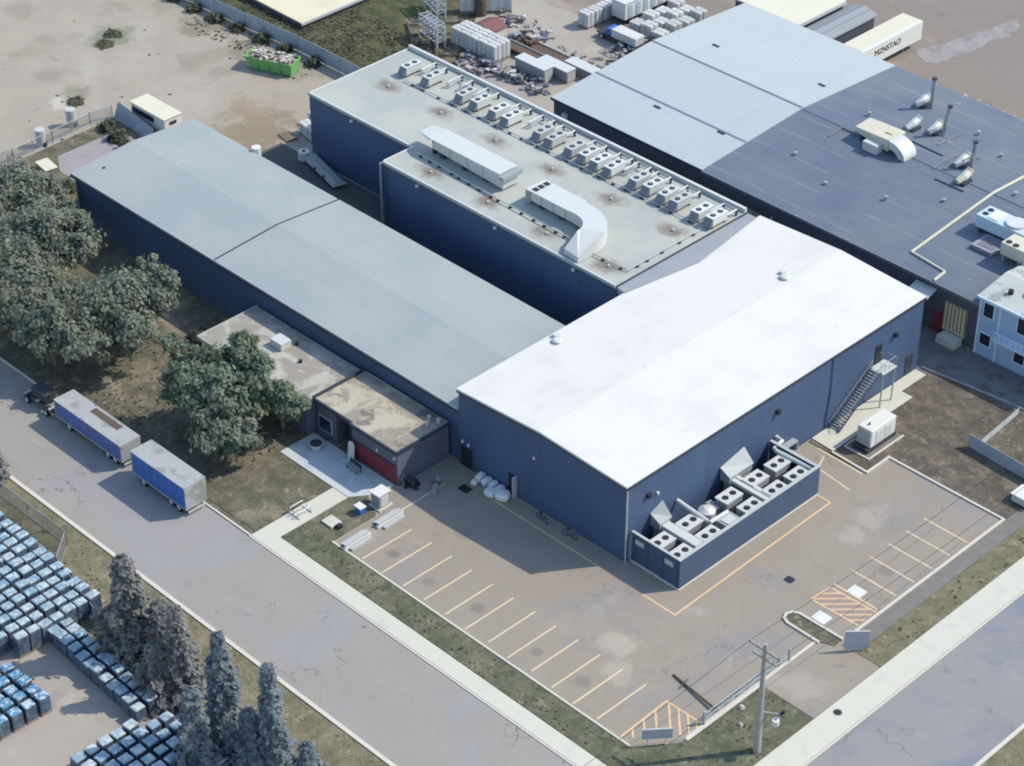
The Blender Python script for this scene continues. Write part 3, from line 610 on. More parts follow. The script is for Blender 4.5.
xs = [-73.4, -69.6, -63.8, -61.4, -58.3, -56.1, -51.1, -49.1, -46.0, -44.0, -42.0, -40.0, -36.2, -34.2, -31.9, -30.0, -26.9, -25.0]
for i, x in enumerate(xs):
    place(ac, used, (x, 40.0 + rnd.uniform(-.12, .12), 9.0), rnd.uniform(-.03, .03), f'grey twin-fan condenser, {ORD[i + 1]} from the far left end of the long roof row', 'condensers along the flat grey roof', 'air conditioner')
# pipe loops between condensers
pf = thing('rooftop_pipework', '', 'pipework')
MB().tube([(-0.8, -1.5, 0.1), (-0.8, -1.5, 0.75), (-0.8, 0.9, 0.75), (1.0, 0.9, 0.75), (1.0, -1.0, 0.75), (1.0, -1.0, 0.1)], 0.1, 8).build('pipe_loop', M['galv_white'], pf, local=True)
MB().tube([(-0.45, -1.5, 0.1), (-0.45, -1.5, 0.55), (-0.45, 0.55, 0.55), (0.65, 0.55, 0.55), (0.65, -1.0, 0.55)], 0.06, 6).build('return_pipe', M['galv'], pf, local=True)
MB().box(-0.9, -0.7, 0.8, 1.0, 0, 0.7).box(0.9, 1.1, 0.8, 1.0, 0, 0.7).build('support', M['trim_dark'], pf, local=True)
used = []
for i, x in enumerate([-71.4, -66.9, -62.5, -57.1, -53.3, -50.0, -45.0, -41.0, -38.2, -35.2, -30.9, -25.6]):
    place(pf, used, (x, 42.0, 9.0), 0, f'white pipe loop behind the roof condensers, {ORD[i + 1]} from the far left end', 'pipe loops behind the condensers', 'pipework')
# roof pipes on blocks
def roof_pipe(pts, label, z=9.25, step=1.8):
    t = thing('roof_pipe', label, 'pipe', (pts[0][0], pts[0][1], 9.0))
    MB().tube([(p[0], p[1], z) for p in pts], 0.07, 6).build('pipe', M['trim_light'], t)
    for a, b in zip(pts[:-1], pts[1:]):
        a = Vector(a); b = Vector(b); n = max(1, int((b - a).length / step / 1.25))
        for k in range(n):
            p = a.lerp(b, (k + 0.5 + rnd.uniform(-.2, .2)) / n); MB().cbox(p.x, p.y, 9.1, 0.3, 0.36, 0.2, math.atan2((b - a).y, (b - a).x)).build('support_block', M['trim_dark'], t)
roof_pipe([(-72.5, 37.9), (-26.0, 38.3)], 'long thin roof pipe on dark blocks along the condenser row')
roof_pipe([(-58.6, 27.2), (-45.5, 26.6), (-33.6, 26.4)], 'thin roof pipe on dark blocks in front of the two white ducts', 9.3, 1.3)
roof_pipe([(-25.2, 37.6), (-25.2, 26.2), (-30.0, 26.0)], 'thin roof pipe on dark blocks turning the corner beside the white roof')
# the two big white ducts
dt = thing('roof_duct', 'long straight white roof duct with an open tilted intake end', 'duct', (-52, 29.5, 9.0))
MB().add([(-57.6, 28.4, 9.9), (-46.0, 28.4, 9.3), (-46.0, 30.9, 9.3), (-57.6, 30.9, 9.9), (-57.0, 28.4, 11.1), (-46.0, 28.4, 10.9), (-46.0, 30.9, 10.9), (-57.0, 30.9, 11.1)], [(0, 1, 2, 3), (4, 5, 6, 7), (0, 1, 5, 4), (1, 2, 6, 5), (2, 3, 7, 6), (3, 0, 4, 7)]).build('casing', M['galv_white'], dt)
MB().box(-57.8, -46.4, 28.2, 31.0, 11.05, 11.16).build('lid', M['galv_white'], dt)
MB().add([(-57.7, 28.2, 11.16), (-57.7, 31.0, 11.16), (-59.9, 30.8, 10.9), (-59.9, 28.8, 10.9), (-57.7, 28.2, 10.9), (-57.7, 31.0, 10.9), (-59.7, 30.8, 10.75), (-59.7, 28.8, 10.75)], [(0, 1, 2, 3), (4, 5, 6, 7), (0, 3, 7, 4), (1, 2, 6, 5), (2, 3, 7, 6)]).build('intake_hood', M['galv_white'], dt)
MB().box(-57.6, -57.3, 28.6, 30.7, 9.1, 10.9).build('intake_grille', M['black'], dt)
MB().box(-46.38, -45.6, 28.1, 31.1, 10.5, 10.95).build('end_vent', M['grey_unit'], dt)
for x in (-56.0, -52.5, -49.0): MB().box(x - 0.3, x + 0.3, 28.6, 30.7, 9.0, 9.75).build('support', M['trim_dark'], dt)
for x in (-54.5, -51.8, -49.2): MB().box(x - 0.04, x + 0.04, 28.33, 28.42, 9.9, 11.05).build('seam', M['trim_light'], dt)
dt = thing('roof_duct', 'hooked white roof duct with a broad elbow bending to the roof edge', 'duct', (-37, 29.5, 9.0))
def arc_(cx, cy, rx, ry, z, zl, a0, a1, n=9):
    return [(cx + rx * math.cos(R(a0 + (a1 - a0) * q / (n - 1))), cy + ry * math.sin(R(a0 + (a1 - a0) * q / (n - 1)))) for q in range(n)]
inn_ = arc_(-35.2, 26.3, 2.6, 2.3, 0, 0, 90, 0); out_ = arc_(-35.2, 26.3, 5.3, 4.8, 0, 0, 0, 90, 13)
pl = [(-42.0, 28.6)] + inn_ + [(-32.3, 24.0), (-30.0, 23.7)] + out_ + [(-42.0, 31.1)]
zz = [10.8] + [10.8] * 9 + [9.75, 9.75] + [10.8] * 13 + [10.8]
zb = [9.6] + [9.5 - 0.045 * q for q in range(9)] + [9.05, 9.05] + [9.1] * 13 + [9.6]
MB().prism(pl, zb, zz).build('casing', M['galv_white'], dt)
MB().prism([(-42.5, 28.4), (-36, 28.4), (-36, 31.3), (-42.5, 31.3)], 10.8, 10.9).build('lid', M['galv_white'], dt)
MB().box(-42.6, -41.9, 28.5, 31.2, 9.2, 10.78).build('intake_box', M['grey_unit'], dt)
for k in range(3): MB().box(-41.9, -41.2, 28.75 + k * 0.85, 29.35 + k * 0.85, 10.9, 10.95).build('vent_slot', M['black'], dt)
for x in (-40.5, -37.5, -34.8): MB().box(x - 0.3, x + 0.3, 28.8, 30.9, 9.0, 9.55).build('support', M['trim_dark'], dt)
for x in (-40.2, -38.4, -36.6): MB().box(x - 0.04, x + 0.04, 28.52, 28.62, 9.6, 10.78).build('seam', M['trim_light'], dt)
MB().box(-37.9, -37.2, 31.6, 32.2, 9.0, 9.15).build('timber_offcut', M['slat'], dt)

# --- long pale grey hall
ha = thing('long_grey_roofed_hall', 'long low navy hall with a pale blue-grey roof split by one seam', 'building', (-54.5, 8, 0))
gable_body(MB(), -86.3, -22.55, -0.6, 16.9, 6.2, 6.75, 'x').build('wall', M['navy'], ha)
r1 = gable_roof(MB(), -86.75, -60.95, -0.75, 17.1, 6.5, 7.1, 'x', 0.3).build('roof', M['hall_roof'], ha)
r2 = gable_roof(MB(), -60.65, -22.72, -0.75, 17.1, 6.5, 7.1, 'x', 0.3).build('roof', M['hall_roof'], ha)
gable_roof(MB(), -60.95, -60.65, -0.75, 17.1, 6.42, 7.02, 'x', 0.3).build('seam', M['trim_dark'], ha)
MB().box(-86.6, -22.8, -1.0, -0.76, 6.12, 6.3).build('gutter', M['trim_dark'], ha)
MB().box(-86.6, -22.8, -0.82, -0.755, 6.3, 6.52).build('eave_trim', M['trim_light'], ha)
MB().tube([(-85.9, -0.75, 6.1), (-85.9, -0.72, 0.1)], 0.07).build('downpipe', M['trim_light'], ha)
MB().cyl((-75.8, 17.6, 5.6), 0.55, 1.3, 12).build('vent_cowl', M['white_unit'], ha)
MB().cyl((-84.6, 2.4, 6.5), 0.18, 0.3, 10).build('roof_vent', M['trim_dark'], ha)

# --- annexes
a1 = thing('low_brown_annex', 'low flat annex with a stained brown and cream roof half hidden behind a tree', 'building', (-45, -4.7, 0))
MB().box(-53.3, -36.55, -8.75, -0.95, 0, 3.85).build('wall', M['annex_wall'], a1)
MB().box(-53.5, -36.5, -8.95, -0.9, 3.86, 4.02).build('roof', M['annex_roof_b'], a1)
MB().box(-53.55, -36.45, -9.05, -8.95, 3.7, 4.14).box(-53.6, -53.5, -9.05, -0.9, 3.7, 4.14).build('roof_trim', M['trim_light'], a1)
MB().box(-47.0, -45.2, -4.6, -3.2, 4.02, 4.9).build('roof_box', M['galv_white'], a1, 0.04)
MB().cyl((-45.1, -2.6, 4.02), 0.2, 0.3).build('roof_vent', M['black'], a1); MB().cyl((-42.4, -4.4, 4.02), 0.2, 0.3).build('roof_vent', M['black'], a1)
for x in (-51, -47.5, -44.0, -40.5): 
    f_ = MB().box(x, x + 1.8, -8.83, -8.72, 1.0, 2.6).build('window', M['trim_light'], a1); MB().box(x + 0.1, x + 1.7, -8.86, -8.8, 1.1, 2.5).build('pane', M['glass'], f_)
a2 = thing('low_tan_annex', 'low annex with a dark-edged tan roof and a maroon panel beside the entrance', 'building', (-30, -4.3, 0))
MB().prism([(-36.2, -7.6), (-33.3, -7.6), (-33.3, -5.9), (-30.6, -5.9), (-30.6, -7.85), (-23.95, -7.85), (-23.95, -0.95), (-36.2, -0.95)], 0, 4.2).build('wall', M['annex_wall'], a2)
MB().prism([(-36.3, -7.75), (-30.5, -7.75), (-30.5, -8.0), (-23.85, -8.0), (-23.85, -0.9), (-36.3, -0.9)], 4.2, 4.36).build('roof', M['annex_roof'], a2)
mb = MB().box(-36.45, -36.2, -7.9, -0.9, 4.05, 4.62); mb.box(-36.2, -30.5, -7.95, -7.75, 4.1, 4.46).box(-30.6, -23.75, -8.2, -8.0, 4.1, 4.46).box(-23.86, -23.7, -8.0, -1.0, 4.1, 4.44)
mb.build('roof_trim', M['trim_dark'], a2)
MB().box(-30.4, -24.1, -7.92, -7.82, 0.25, 2.3).build('maroon_panel', M['maroon'], a2)
MB().box(-30.4, -24.1, -7.94, -7.8, 2.3, 2.45).build('panel_trim', M['trim_dark'], a2)
dd = MB().box(-32.9, -31.0, -5.98, -5.86, 0.11, 2.5).build('entrance_door', M['glass'], a2); MB().box(-32.0, -31.9, -6.05, -5.95, 1.0, 1.3).build('handle', M['galv'], dd)
MB().box(-33.15, -30.75, -5.96, -5.9, 2.5, 2.7).build('door_frame', M['trim_light'], a2)
for (x, z) in ((-26.8, 2.9), (-24.3, 3.2)): MB().box(x - 0.1, x + 0.1, -8.0, -7.83, z, z + 0.25).build('wall_lamp', M['white_unit'], a2)
f_ = MB().box(-35.9, -33.9, -7.7, -7.58, 0.9, 2.6).build('window', M['trim_light'], a2); MB().box(-35.8, -34.0, -7.73, -7.66, 1.0, 2.5).build('pane', M['glass'], f_)
for (x, y) in ((-25.6, -2.0), (-24.6, -1.7), (-25.0, -2.8)): MB().cyl((x, y, 4.36), 0.22, 0.4, 10).build('roof_vent', M['trim_light'], a2)

# --- right-hand warehouses
lw = thing('light_roofed_warehouse', 'warehouse with a pale blue ribbed metal roof behind the flat grey roof', 'building', (-49, 70, 0))
def rb_body(x0, x1, y0, y1): return gable_body(MB(), x0, x1, y0, y1, 5.75, 6.75, 'x')
rb_body(-60.95, -37.0, 51.75, 87.3).build('wall', M['grey_wall'], lw)
gable_roof(MB(), -61.2, -36.95, 51.5, 87.5, 6.05, 7.1, 'x', 0.3).build('roof', M['light_metal'], lw)
def roof_z(y): return 6.05 + 1.05 * (1 - abs(y - 69.5) / 18.0)
for y, z in ((69.5, 7.1), (59.3, roof_z(59.3))): MB().box(-61.2, -37.0, y - 0.14, y + 0.14, z - 0.05, z + 0.05).build('ridge_strip', M['trim_mid'], lw)
MB().box(-61.2, -36.95, 51.38, 51.5, 5.75, 6.06).build('eave_trim', M['trim_dark'], lw)
MB().box(-61.28, -61.2, 51.5, 69.5, 5.9, 6.1).build('verge_trim', M['trim_light'], lw)
for (x, y) in ((-50.0, 58.2), (-40.5, 58.9), (-55.0, 74.5), (-39.3, 76.0)): MB().box(x - 0.5, x + 0.5, y - 0.14, y + 0.14, roof_z(y) - 0.05, roof_z(y) + 0.12).build('roof_vent', M['trim_dark'], lw)
MB().cyl((-58.9, 51.5, 4.1), 0.4, 0.5, 12).build('wall_lamp', M['white_unit'], lw)
dw = thing('dark_roofed_warehouse', 'warehouse with a wide dark blue-grey seamed roof carrying vents and units', 'building', (-15, 70, 0))
gable_body(MB(), -36.85, 2.0, 51.65, 87.2, 5.72, 6.72, 'x').build('wall', M['grey_wall'], dw)
gable_roof(MB(), -36.9, 16.0, 51.45, 87.4, 6.0, 7.05, 'x', 0.3).build('roof', M['dark_roof'], dw)
MB().box(2.05, 16.0, 60.5, 87.2, 0, 5.65).build('wall', M['grey_wall'], dw)
MB().box(-36.9, -30, 51.3, 51.44, 5.7, 6.02).box(-30, 2.0, 51.3, 51.44, 5.72, 6.04).build('eave_trim', M['trim_mid'], dw)
MB().box(-36.98, -36.9, 51.5, 87.3, 5.9, 6.0).build('verge_trim', M['trim_light'], dw)
def dz(y): return 6.0 + 1.05 * (1 - abs(y - 69.4) / 17.95)
mb = MB()
cp = [(-9.3, 87.0), (-9.4, 69.4), (-9.1, 54.2), (-4.2, 53.6), (-4.1, 51.6)]
for a, b in zip(cp[:-1], cp[1:]):
    mb.tube([(a[0], a[1], dz(a[1]) + 0.1), (b[0], b[1], dz(b[1]) + 0.1)], 0.16, 6)
mb.build('roof_coping', pm('cream_coping', (0.5, 0.48, 0.36), 0.1, 1, 6, 0.7), dw)
MB().box(-36.8, 15.9, 69.25, 69.55, 7.02, 7.1).build('ridge_strip', pm('ridge_cap', (0.11, 0.13, 0.17), 0.1, 1, 6, 0.7), dw)
mb = MB(); mb.box(-2.3, 0.7, 51.4, 51.62, 0.9, 4.5); sb = mb.build('loading_door', M['wood'], dw)
mb = MB()
for k in range(6): mb.box(-2.1 + k * 0.46, -1.86 + k * 0.46, 51.3, 51.42, 1.2, 4.4)
mb.box(-2.2, 0.65, 51.32, 51.41, 1.05, 1.22); mb.build('timber_slat', M['slat'], sb)
MB().box(-3.6, -2.5, 51.5, 51.63, 0.1, 2.6).build('door', M['maroon'], dw)
MB().add([(-6.3, 49.9, 4.6), (-3.6, 49.9, 4.6), (-3.6, 51.6, 5.1), (-6.3, 51.6, 5.1), (-6.3, 49.9, 4.72), (-3.6, 49.9, 4.72), (-3.6, 51.6, 5.22), (-6.3, 51.6, 5.22)], [(0, 1, 2, 3), (4, 5, 6, 7), (0, 1, 5, 4), (1, 2, 6, 5), (2, 3, 7, 6), (0, 3, 7, 4)]).build('canopy', M['galv_white'], dw)
MB().box(-1.9, 0.5, 49.9, 51.35, 0.0, 0.9, 0.0).build('loading_ramp', M['concrete'], dw)
drf = [o for o in dw.children if o.name.startswith('roof') and 'coping' not in o.name][0]
for (x, y, h) in ((-31.0, 61.0, .35), (-24.5, 58.5, .3), (-17.5, 60.5, .45), (-12.5, 64.5, .3), (-30.5, 74.0, .5), (-19.0, 80.0, .5), (-14.0, 77.5, .35), (-7.5, 71.0, .4), (-6.5, 76.5, .5)):
    MB().cyl((x, y, dz(y) - .05), .16, h, 10).cyl((x, y, dz(y) + h - .06), .24, .1, 10).build('vent_pipe', M['galv'], drf)
for pts in (((-30.6, 66.5), (-30.6, 69.0), (-28.2, 69.0)), ((-24.0, 72.6), (-18.5, 72.4)), ((-17.5, 69.0), (-17.5, 74.0)), ((-20.5, 74.0), (-20.5, 79.0)), ((-16.0, 67.5), (-12.0, 67.5))):
    MB().tube([(a, b, dz(b) + .12) for a, b in pts], .09, 6).build('conduit', M['trim_mid'], drf)
# units on the dark roof
hv = thing('hvac_unit', 'cream rooftop air handler with a curved duct bending down to the dark roof', 'air handler', (-25, 69.3, 7.0))
MB().add([(-27.7, 68.2, 8.0), (-23.2, 68.0, 7.4), (-23.2, 70.9, 7.4), (-27.7, 70.9, 8.0), (-28.2, 68.2, 8.6), (-23.0, 67.9, 8.9), (-23.0, 71.0, 8.9), (-28.2, 71.0, 8.7)], [(0, 1, 2, 3), (4, 5, 6, 7), (0, 1, 5, 4), (1, 2, 6, 5), (2, 3, 7, 6), (3, 0, 4, 7)]).build('casing', M['cream_unit'], hv, 0.06)
mb = MB()
arc = [(-23.0 + 2.3 * math.sin(a), 7.05 + 1.75 * math.cos(a)) for a in [i * PI / 2 / 8 for i in range(9)]]
inn = [(-23.0 + 1.35 * math.sin(a), 7.05 + 0.8 * math.cos(a)) for a in [i * PI / 2 / 8 for i in range(9)]]
prof = arc + inn[::-1]; n = len(prof)
mb.add([(p[0], 67.9, p[1]) for p in prof] + [(p[0], 70.2, p[1]) for p in prof], [(i, i + 1, n + i + 1, n + i) for i in range(8)] + [(9 + i, 10 + i, n + 10 + i, n + 9 + i) for i in range(8)] + [(i, i + 1, n - 2 - i, n - 1 - i) for i in range(8)] + [(n + i, n + i + 1, n + n - 2 - i, n + n - 1 - i) for i in range(8)] + [(8, 9, n + 9, n + 8), (0, n - 1, 2 * n - 1, n)])
mb.build('curved_duct', M['galv_white'], hv)
MB().box(-26.0, -24.0, 66.9, 68.2, 7.0, 8.1).build('side_box', M['galv_white'], hv)
MB().box(-24.6, -23.6, 69.2, 69.8, 8.86, 8.96).build('lid_panel', M['slat'], hv)
MB().box(-27.5, -27.2, 68.4, 70.7, 6.95, 8.0).box(-24, -23.7, 68.4, 70.7, 6.95, 7.5).build('support', M['trim_dark'], hv)
for i, (x, y, h, dx) in enumerate(((-26.9, 81.4, 3.9, 0), (-21.6, 76.7, 3.8, .25), (-25.0, 75.5, 1.0, 0), (-14.6, 72.4, 3.4, .1), (-13.2, 69.3, 1.1, 0))):
    lab = ['tall thin roof stack with a grey blower nearest the far eave of the dark roof', 'slightly bent roof stack with a grey blower in the middle of the dark roof', 'short grey roof blower beside the curved cream duct', 'leaning pale roof stack with struts near the cream coping', 'short fat pale blower lying nearest the cream coping'][i]
    z = dz(y) - 0.02; t = thing('roof_stack', lab, 'roof vent', (x, y, z), 0, 'stacks and blowers on the dark roof')
    if h > 2: 
        MB().tube([(x, y, z), (x, y, z + h * 0.45), (x + dx, y + dx, z + h)], 0.27, 10).build('stack_pipe', M['galv'], t)
        MB().tube([(x + dx, y + dx, z + h), (x + dx, y + dx, z + h + 0.2)], 0.33, 10).build('stack_cap', M['trim_dark'], t)
    bx = -1.1 if h > 2 else 0
    MB().tube([(x + bx - 0.2, y - 1.3, z + 0.45), (x + bx, y - 0.3, z + 0.75), (x + bx, y + 0.5, z + 1.0), (x + bx + 0.1, y + 0.8, z + 1.4)], [0.35, 0.5, 0.5, 0.42], 10).build('blower', M['galv_white'] if i < 4 else M['cream_unit'], t)
    MB().box(x + bx - 0.6, x + bx + 0.6, y - 1.0, y + 0.6, z - 0.1, z + 0.3).build('base_frame', M['trim_dark'], t)
    if i == 3: MB().tube([(x, y, z + 1.6), (x + 1.5, y - 2.1, z + 0.1)], 0.05, 5).tube([(x, y, z + 1.6), (x - 2.0, y - 1.6, z + 0.1)], 0.05, 5).tube([(x, y, z + 1.6), (x - 0.4, y + 2.2, z + 0.1)], 0.05, 5).build('strut', M['trim_dark'], t)
t = thing('hvac_unit', 'long blue-grey rooftop unit with two fans near the right edge', 'air handler', (-4, 63.2, 6.7))
MB().box(-6.6, -0.2, 62.0, 64.6, 7.3, 8.8).build('casing', pm('blue_unit', (0.42, 0.5, 0.58), 0.08, 0.8, 5, 0.5), t, 0.08)
MB().cyl((-2.2, 63.3, 8.8), 1.15, 0.28, 20).build('round_cover', M['galv_white'], t)
for y in (62.8, 63.8): MB().cyl((-5.9, y, 8.8), 0.34, 0.06, 14).build('fan', M['black'], t)
MB().box(-5.3, -3.9, 62.3, 64.3, 8.8, 8.9).build('lid', M['white_unit'], t)
MB().box(-6.2, -5.9, 62.2, 64.4, 6.5, 7.3).box(-1.0, -0.7, 62.2, 64.4, 6.5, 7.3).build('support', M['trim_dark'], t)
t = thing('hvac_unit', 'cream rooftop unit with two round black fans beside the blue house roof', 'air handler', (0.6, 60.2, 6.5))
MB().box(-1.2, 2.6, 59.1, 61.5, 7.4, 8.9).build('casing', M['cream_unit'], t, 0.06)
for (x, y) in ((-0.6, 59.7), (0.35, 59.6)): MB().cyl((x, y, 8.9), 0.36, 0.05, 14).build('fan', M['black'], t)
MB().box(-1.0, -0.8, 59.3, 61.3, 6.3, 7.4).box(1.0, 1.2, 59.3, 61.3, 6.3, 7.4).build('support', M['galv'], t)
t = thing('roof_hatch', 'flat dark roof hatch with a pale rim between the two right-hand units', 'hatch', (-3.5, 60.6, 6.5))
MB().box(-4.8, -2.2, 59.3, 62.0, 6.45, 6.85).box(-4.95, -2.05, 59.15, 62.15, 6.85, 6.95).build('rim', pm('hatch_rim', (0.26, 0.25, 0.3), 0.1, 1, 5, 0.6), t)
MB().box(-4.5, -2.5, 59.6, 61.7, 6.95, 7.0).build('lid', pm('hatch_lid', (0.17, 0.165, 0.2), 0.1, 1, 5, 0.6), t)
# blue house
bh = thing('blue_house', 'pale blue two-storey house with dark windows at the right edge', 'house', (8, 56, 0))
MB().box(2.1, 15, 51.3, 60.4, 0, 7.3).build('wall', M['blue_house'], bh)
hr = gable_roof(MB(), 1.9, 15.3, 51.0, 60.6, 7.35, 8.0, 'x', 0.2).build('roof', M['house_roof'], bh)
MB().box(1.85, 15.3, 50.86, 51.0, 7.05, 7.36).build('eave_trim', M['blue_trim'], bh)
MB().cyl((6.3, 54.4, 7.6), 0.5, 0.8, 12).build('roof_vent', M['white_unit'], hr); MB().cyl((4.4, 53.2, 7.5), 0.3, 0.6, 12).build('roof_vent', M['black'], hr)
for (x0, x1, z0, z1) in ((2.75, 3.9, 5.1, 6.7), (2.7, 3.95, 1.6, 2.9), (7.0, 8.2, 5.0, 6.8), (7.1, 8.3, 1.4, 2.8)):
    f_ = MB().box(x0 - 0.16, x1 + 0.16, 51.18, 51.32, z0 - 0.16, z1 + 0.16).build('window', M['blue_trim'], bh); MB().box(x0, x1, 51.14, 51.2, z0, z1).build('pane', M['glass'], f_)
MB().box(4.6, 4.8, 51.16, 51.32, 0.1, 7.05).box(2.1, 2.28, 51.18, 51.32, 0.1, 7.05).build('corner_board', M['blue_trim'], bh)
bl = MB().box(4.85, 14, 50.2, 51.3, 3.3, 3.5).build('balcony', M['blue_trim'], bh)
mb = MB().box(4.85, 14, 50.2, 50.28, 4.35, 4.45)
for k in range(14): mb.box(4.9 + k * 0.68, 4.98 + k * 0.68, 50.2, 50.28, 3.5, 4.35)
mb.build('railing', M['blue_trim'], bl)
# far buildings
t = thing('cream_roofed_building', 'very low building with a flat cream roof cut by the top edge beyond the fence', 'building', (-112, 56, 0))
MB().prism([(-120, 49.6), (-105.2, 49.3), (-105.2, 66), (-120, 66)], 0, 0.8).build('wall', M['grey_wall'], t); MB().prism([(-120.1, 49.4), (-105.0, 49.1), (-105.0, 66.2), (-120.1, 66.2)], 0.81, 1.0).build('roof', M['cream_roof'], t)
MB().box(-105.0, -104.8, 49.0, 66.2, 0.7, 1.03).build('roof_trim', M['trim_light'], t)
t = thing('pale_roofed_building', 'flat pale cream building behind the light ribbed warehouse roof', 'building', (-59, 93, 0))
MB().box(-64.3, -53.8, 89.2, 98.6, 0, 4.8).build('wall', M['grey_wall'], t); MB().box(-64.5, -53.6, 89.0, 98.8, 4.82, 5.05).build('roof', M['cream_roof_b'], t)
MB().box(-53.6, -53.45, 89.0, 98.8, 4.6, 5.0).build('roof_trim', M['trim_light'], t)
MB().box(-58, -56.6, 97.2, 98.2, 5.05, 5.9).build('roof_box', M['galv_white'], t)
t = thing('grey_roofed_shed', 'grey ribbed shed between the pale cream roof and the white lettered trailer', 'shed', (-51, 94, 0))
MB().box(-53.0, -49.3, 88.8, 99.5, 0, 4.2).build('wall', M['grey_wall'], t); gable_roof(MB(), -53.3, -49.0, 88.6, 99.8, 4.3, 4.9, 'y', 0.2).build('roof', M['grey_rib'], t)
# lettered trailer
t = thing('semi_trailer', 'white semi trailer with a cream top and dark lettering beyond the metal roof', 'trailer', (-45.7, 96, 0))
MB().box(-47.6, -44.3, 88.6, 103.3, 1.25, 3.85).build('body', M['white_unit'], t, 0.06)
MB().box(-47.5, -44.9, 88.8, 103.1, 3.86, 3.92).build('top', M['cream'], t)
MB().box(-47.1, -44.8, 88.8, 103.0, 0.85, 1.24).build('chassis', M['chassis'], t)
for y in (89.9, 91.2):
    for x in (-47.0, -44.95):
        wh = MB(); wh.m = Matrix.Translation((x, y, 0.5)) @ Matrix.Rotation(PI / 2, 4, 'Y'); wh.cyl((0, 0, -0.14), 0.5, 0.28, 16); wh.build('wheel', M['rubber'], t)
for x in (-46.7, -45.2): MB().box(x - 0.1, x + 0.1, 100.4, 100.6, 0, 0.9).build('landing_leg', M['galv'], t)
def lettering(text, loc, rot, size, mat, parent, name='lettering'):
    cu = bpy.data.curves.new(name, 'FONT'); cu.body = text; cu.size = size; cu.extrude = 0.012; cu.align_x = 'CENTER'
    tmp = bpy.data.objects.new(name, cu); COL.objects.link(tmp)
    me = bpy.data.meshes.new_from_object(tmp.evaluated_get(bpy.context.evaluated_depsgraph_get()))
    bpy.data.objects.remove(tmp); bpy.data.curves.remove(cu)
    me.materials.clear(); me.materials.append(mat)
    o = bpy.data.objects.new(name, me); COL.objects.link(o); o.parent = parent
    o.location = Vector(loc) - parent.location; o.rotation_euler = rot
    return o
lettering('MZNSTAO', (-44.27, 96.0, 2.35), (PI / 2, 0, PI / 2), 1.15, M['black'], t)

# ------------------------------------------------------------------ chiller yard
cy = thing('chiller_enclosure', 'navy screen wall enclosure full of fan units against the tall navy block', 'enclosure', (2.8, 10, 0))
MB().box(5.65, 5.9, 0.18, 20.5, 0.05, 3.5).box(-0.2, 5.65, 20.2, 20.45, 0.05, 3.42).build('screen_wall', M['navy_flat'], cy)
mb = MB().box(-0.2, 5.64, 0.2, 0.34, 0.05, 0.5).box(-0.2, 5.64, 0.2, 0.34, 3.2, 3.48)
for x in (0.0, 1.85, 3.7, 5.5): mb.box(x - 0.07, x + 0.07, 0.16, 0.36, 0.05, 3.5)
mb.box(-0.1, 5.5, 0.22, 0.3, 0.5, 3.2)
mb.build('gate_panel', M['navy_flat'], cy)
MB().box(5.6, 5.95, 0.12, 20.52, 3.5, 3.56).box(-0.2, 5.6, 20.15, 20.5, 3.42, 3.5).box(-0.2, 5.6, 0.12, 0.4, 3.5, 3.57).build('coping', M['trim_light'], cy)
MB().box(5.9, 6.0, 0.1, 20.5, 0.05, 0.16).box(-0.2, 5.9, 0.02, 0.2, 0.05, 0.16).build('base_strip', M['kerb'], cy)
for (x, z) in ((0.9, 2.7), (4.6, 2.6)): MB().box(x - 0.5, x + 0.5, 0.05, 0.21, z - 0.25, z + 0.25).build('gate_vent', M['trim_light'], cy)
struct('enclosure_floor', MB().box(-0.2, 5.6, 0.4, 20.1, 0.0, 0.07), M['yard'])
ch = thing('chiller_unit', '', 'chiller')
MB().box(-0.75, 0.75, -1.15, 1.15, 0.25, 2.88).build('casing', M['grey_unit'], ch, 0.04, local=True)
MB().box(-0.8, 0.8, -1.2, 1.2, 2.88, 3.0).build('fan_deck', M['galv_white'], ch, local=True)
for y in (-0.55, 0.55):
    f_ = MB().cyl((0, y, 3.0), 0.33, 0.05, 20).build('fan', M['black'], ch, local=True); MB().cyl((0, y, 3.06), 0.1, 0.03, 8).build('fan_hub', M['trim_dark'], f_, local=True)
mb = MB()
for y in (-0.75, 0, 0.75): mb.box(0.75, 0.79, y - 0.3, y + 0.3, 0.5, 2.2)
mb.build('coil_grille', M['trim_dark'], ch, local=True)
for y in (-0.95, 0.95): MB().box(-0.7, 0.7, y - 0.1, y + 0.1, 0.0, 0.25).build('foot', M['trim_dark'], ch, local=True)
used = []
for i, y in enumerate((1.9, 5.8, 11.8, 15.5, 18.7)): place(ch, used, (4.75, y - 0.3, 0.07), 0, f'twin-fan chiller in the outer row by the screen wall, {ORD[i + 1]} from the gate end', 'chillers in the screen enclosure', 'chiller')
for i, y in enumerate((1.9, 5.8, 11.5, 15.4, 18.7)): place(ch, used, (2.3, y - 0.3, 0.07), 0, f'twin-fan chiller in the inner row by the tall wall, {ORD[i + 1]} from the gate end', 'chillers in the screen enclosure', 'chiller')
t = thing('pump_cabinet', 'flat grey plant cabinet without fans in the outer chiller row', 'cabinet', (4.6, 8.6, 0.07))
MB().box(3.8, 5.4, 7.6, 9.6, 0.1, 2.9).build('casing', M['grey_unit'], t, 0.05); MB().box(4.1, 5.1, 7.9, 9.2, 2.9, 2.98).build('lid', M['galv_white'], t)
t = thing('pump_tank', 'pale lumpy tank between the two inner chillers', 'tank', (1.9, 8.6, 0.07))
MB().cyl((1.8, 8.6, 0.07), 0.95, 2.4, 18, 0.85).cyl((1.8, 8.6, 2.47), 0.85, 0.3, 18, 0.3).build('vessel', M['galv_white'], t); MB().box(1.0, 2.4, 9.3, 10.0, 0.07, 2.5).build('control_box', M['galv'], t)
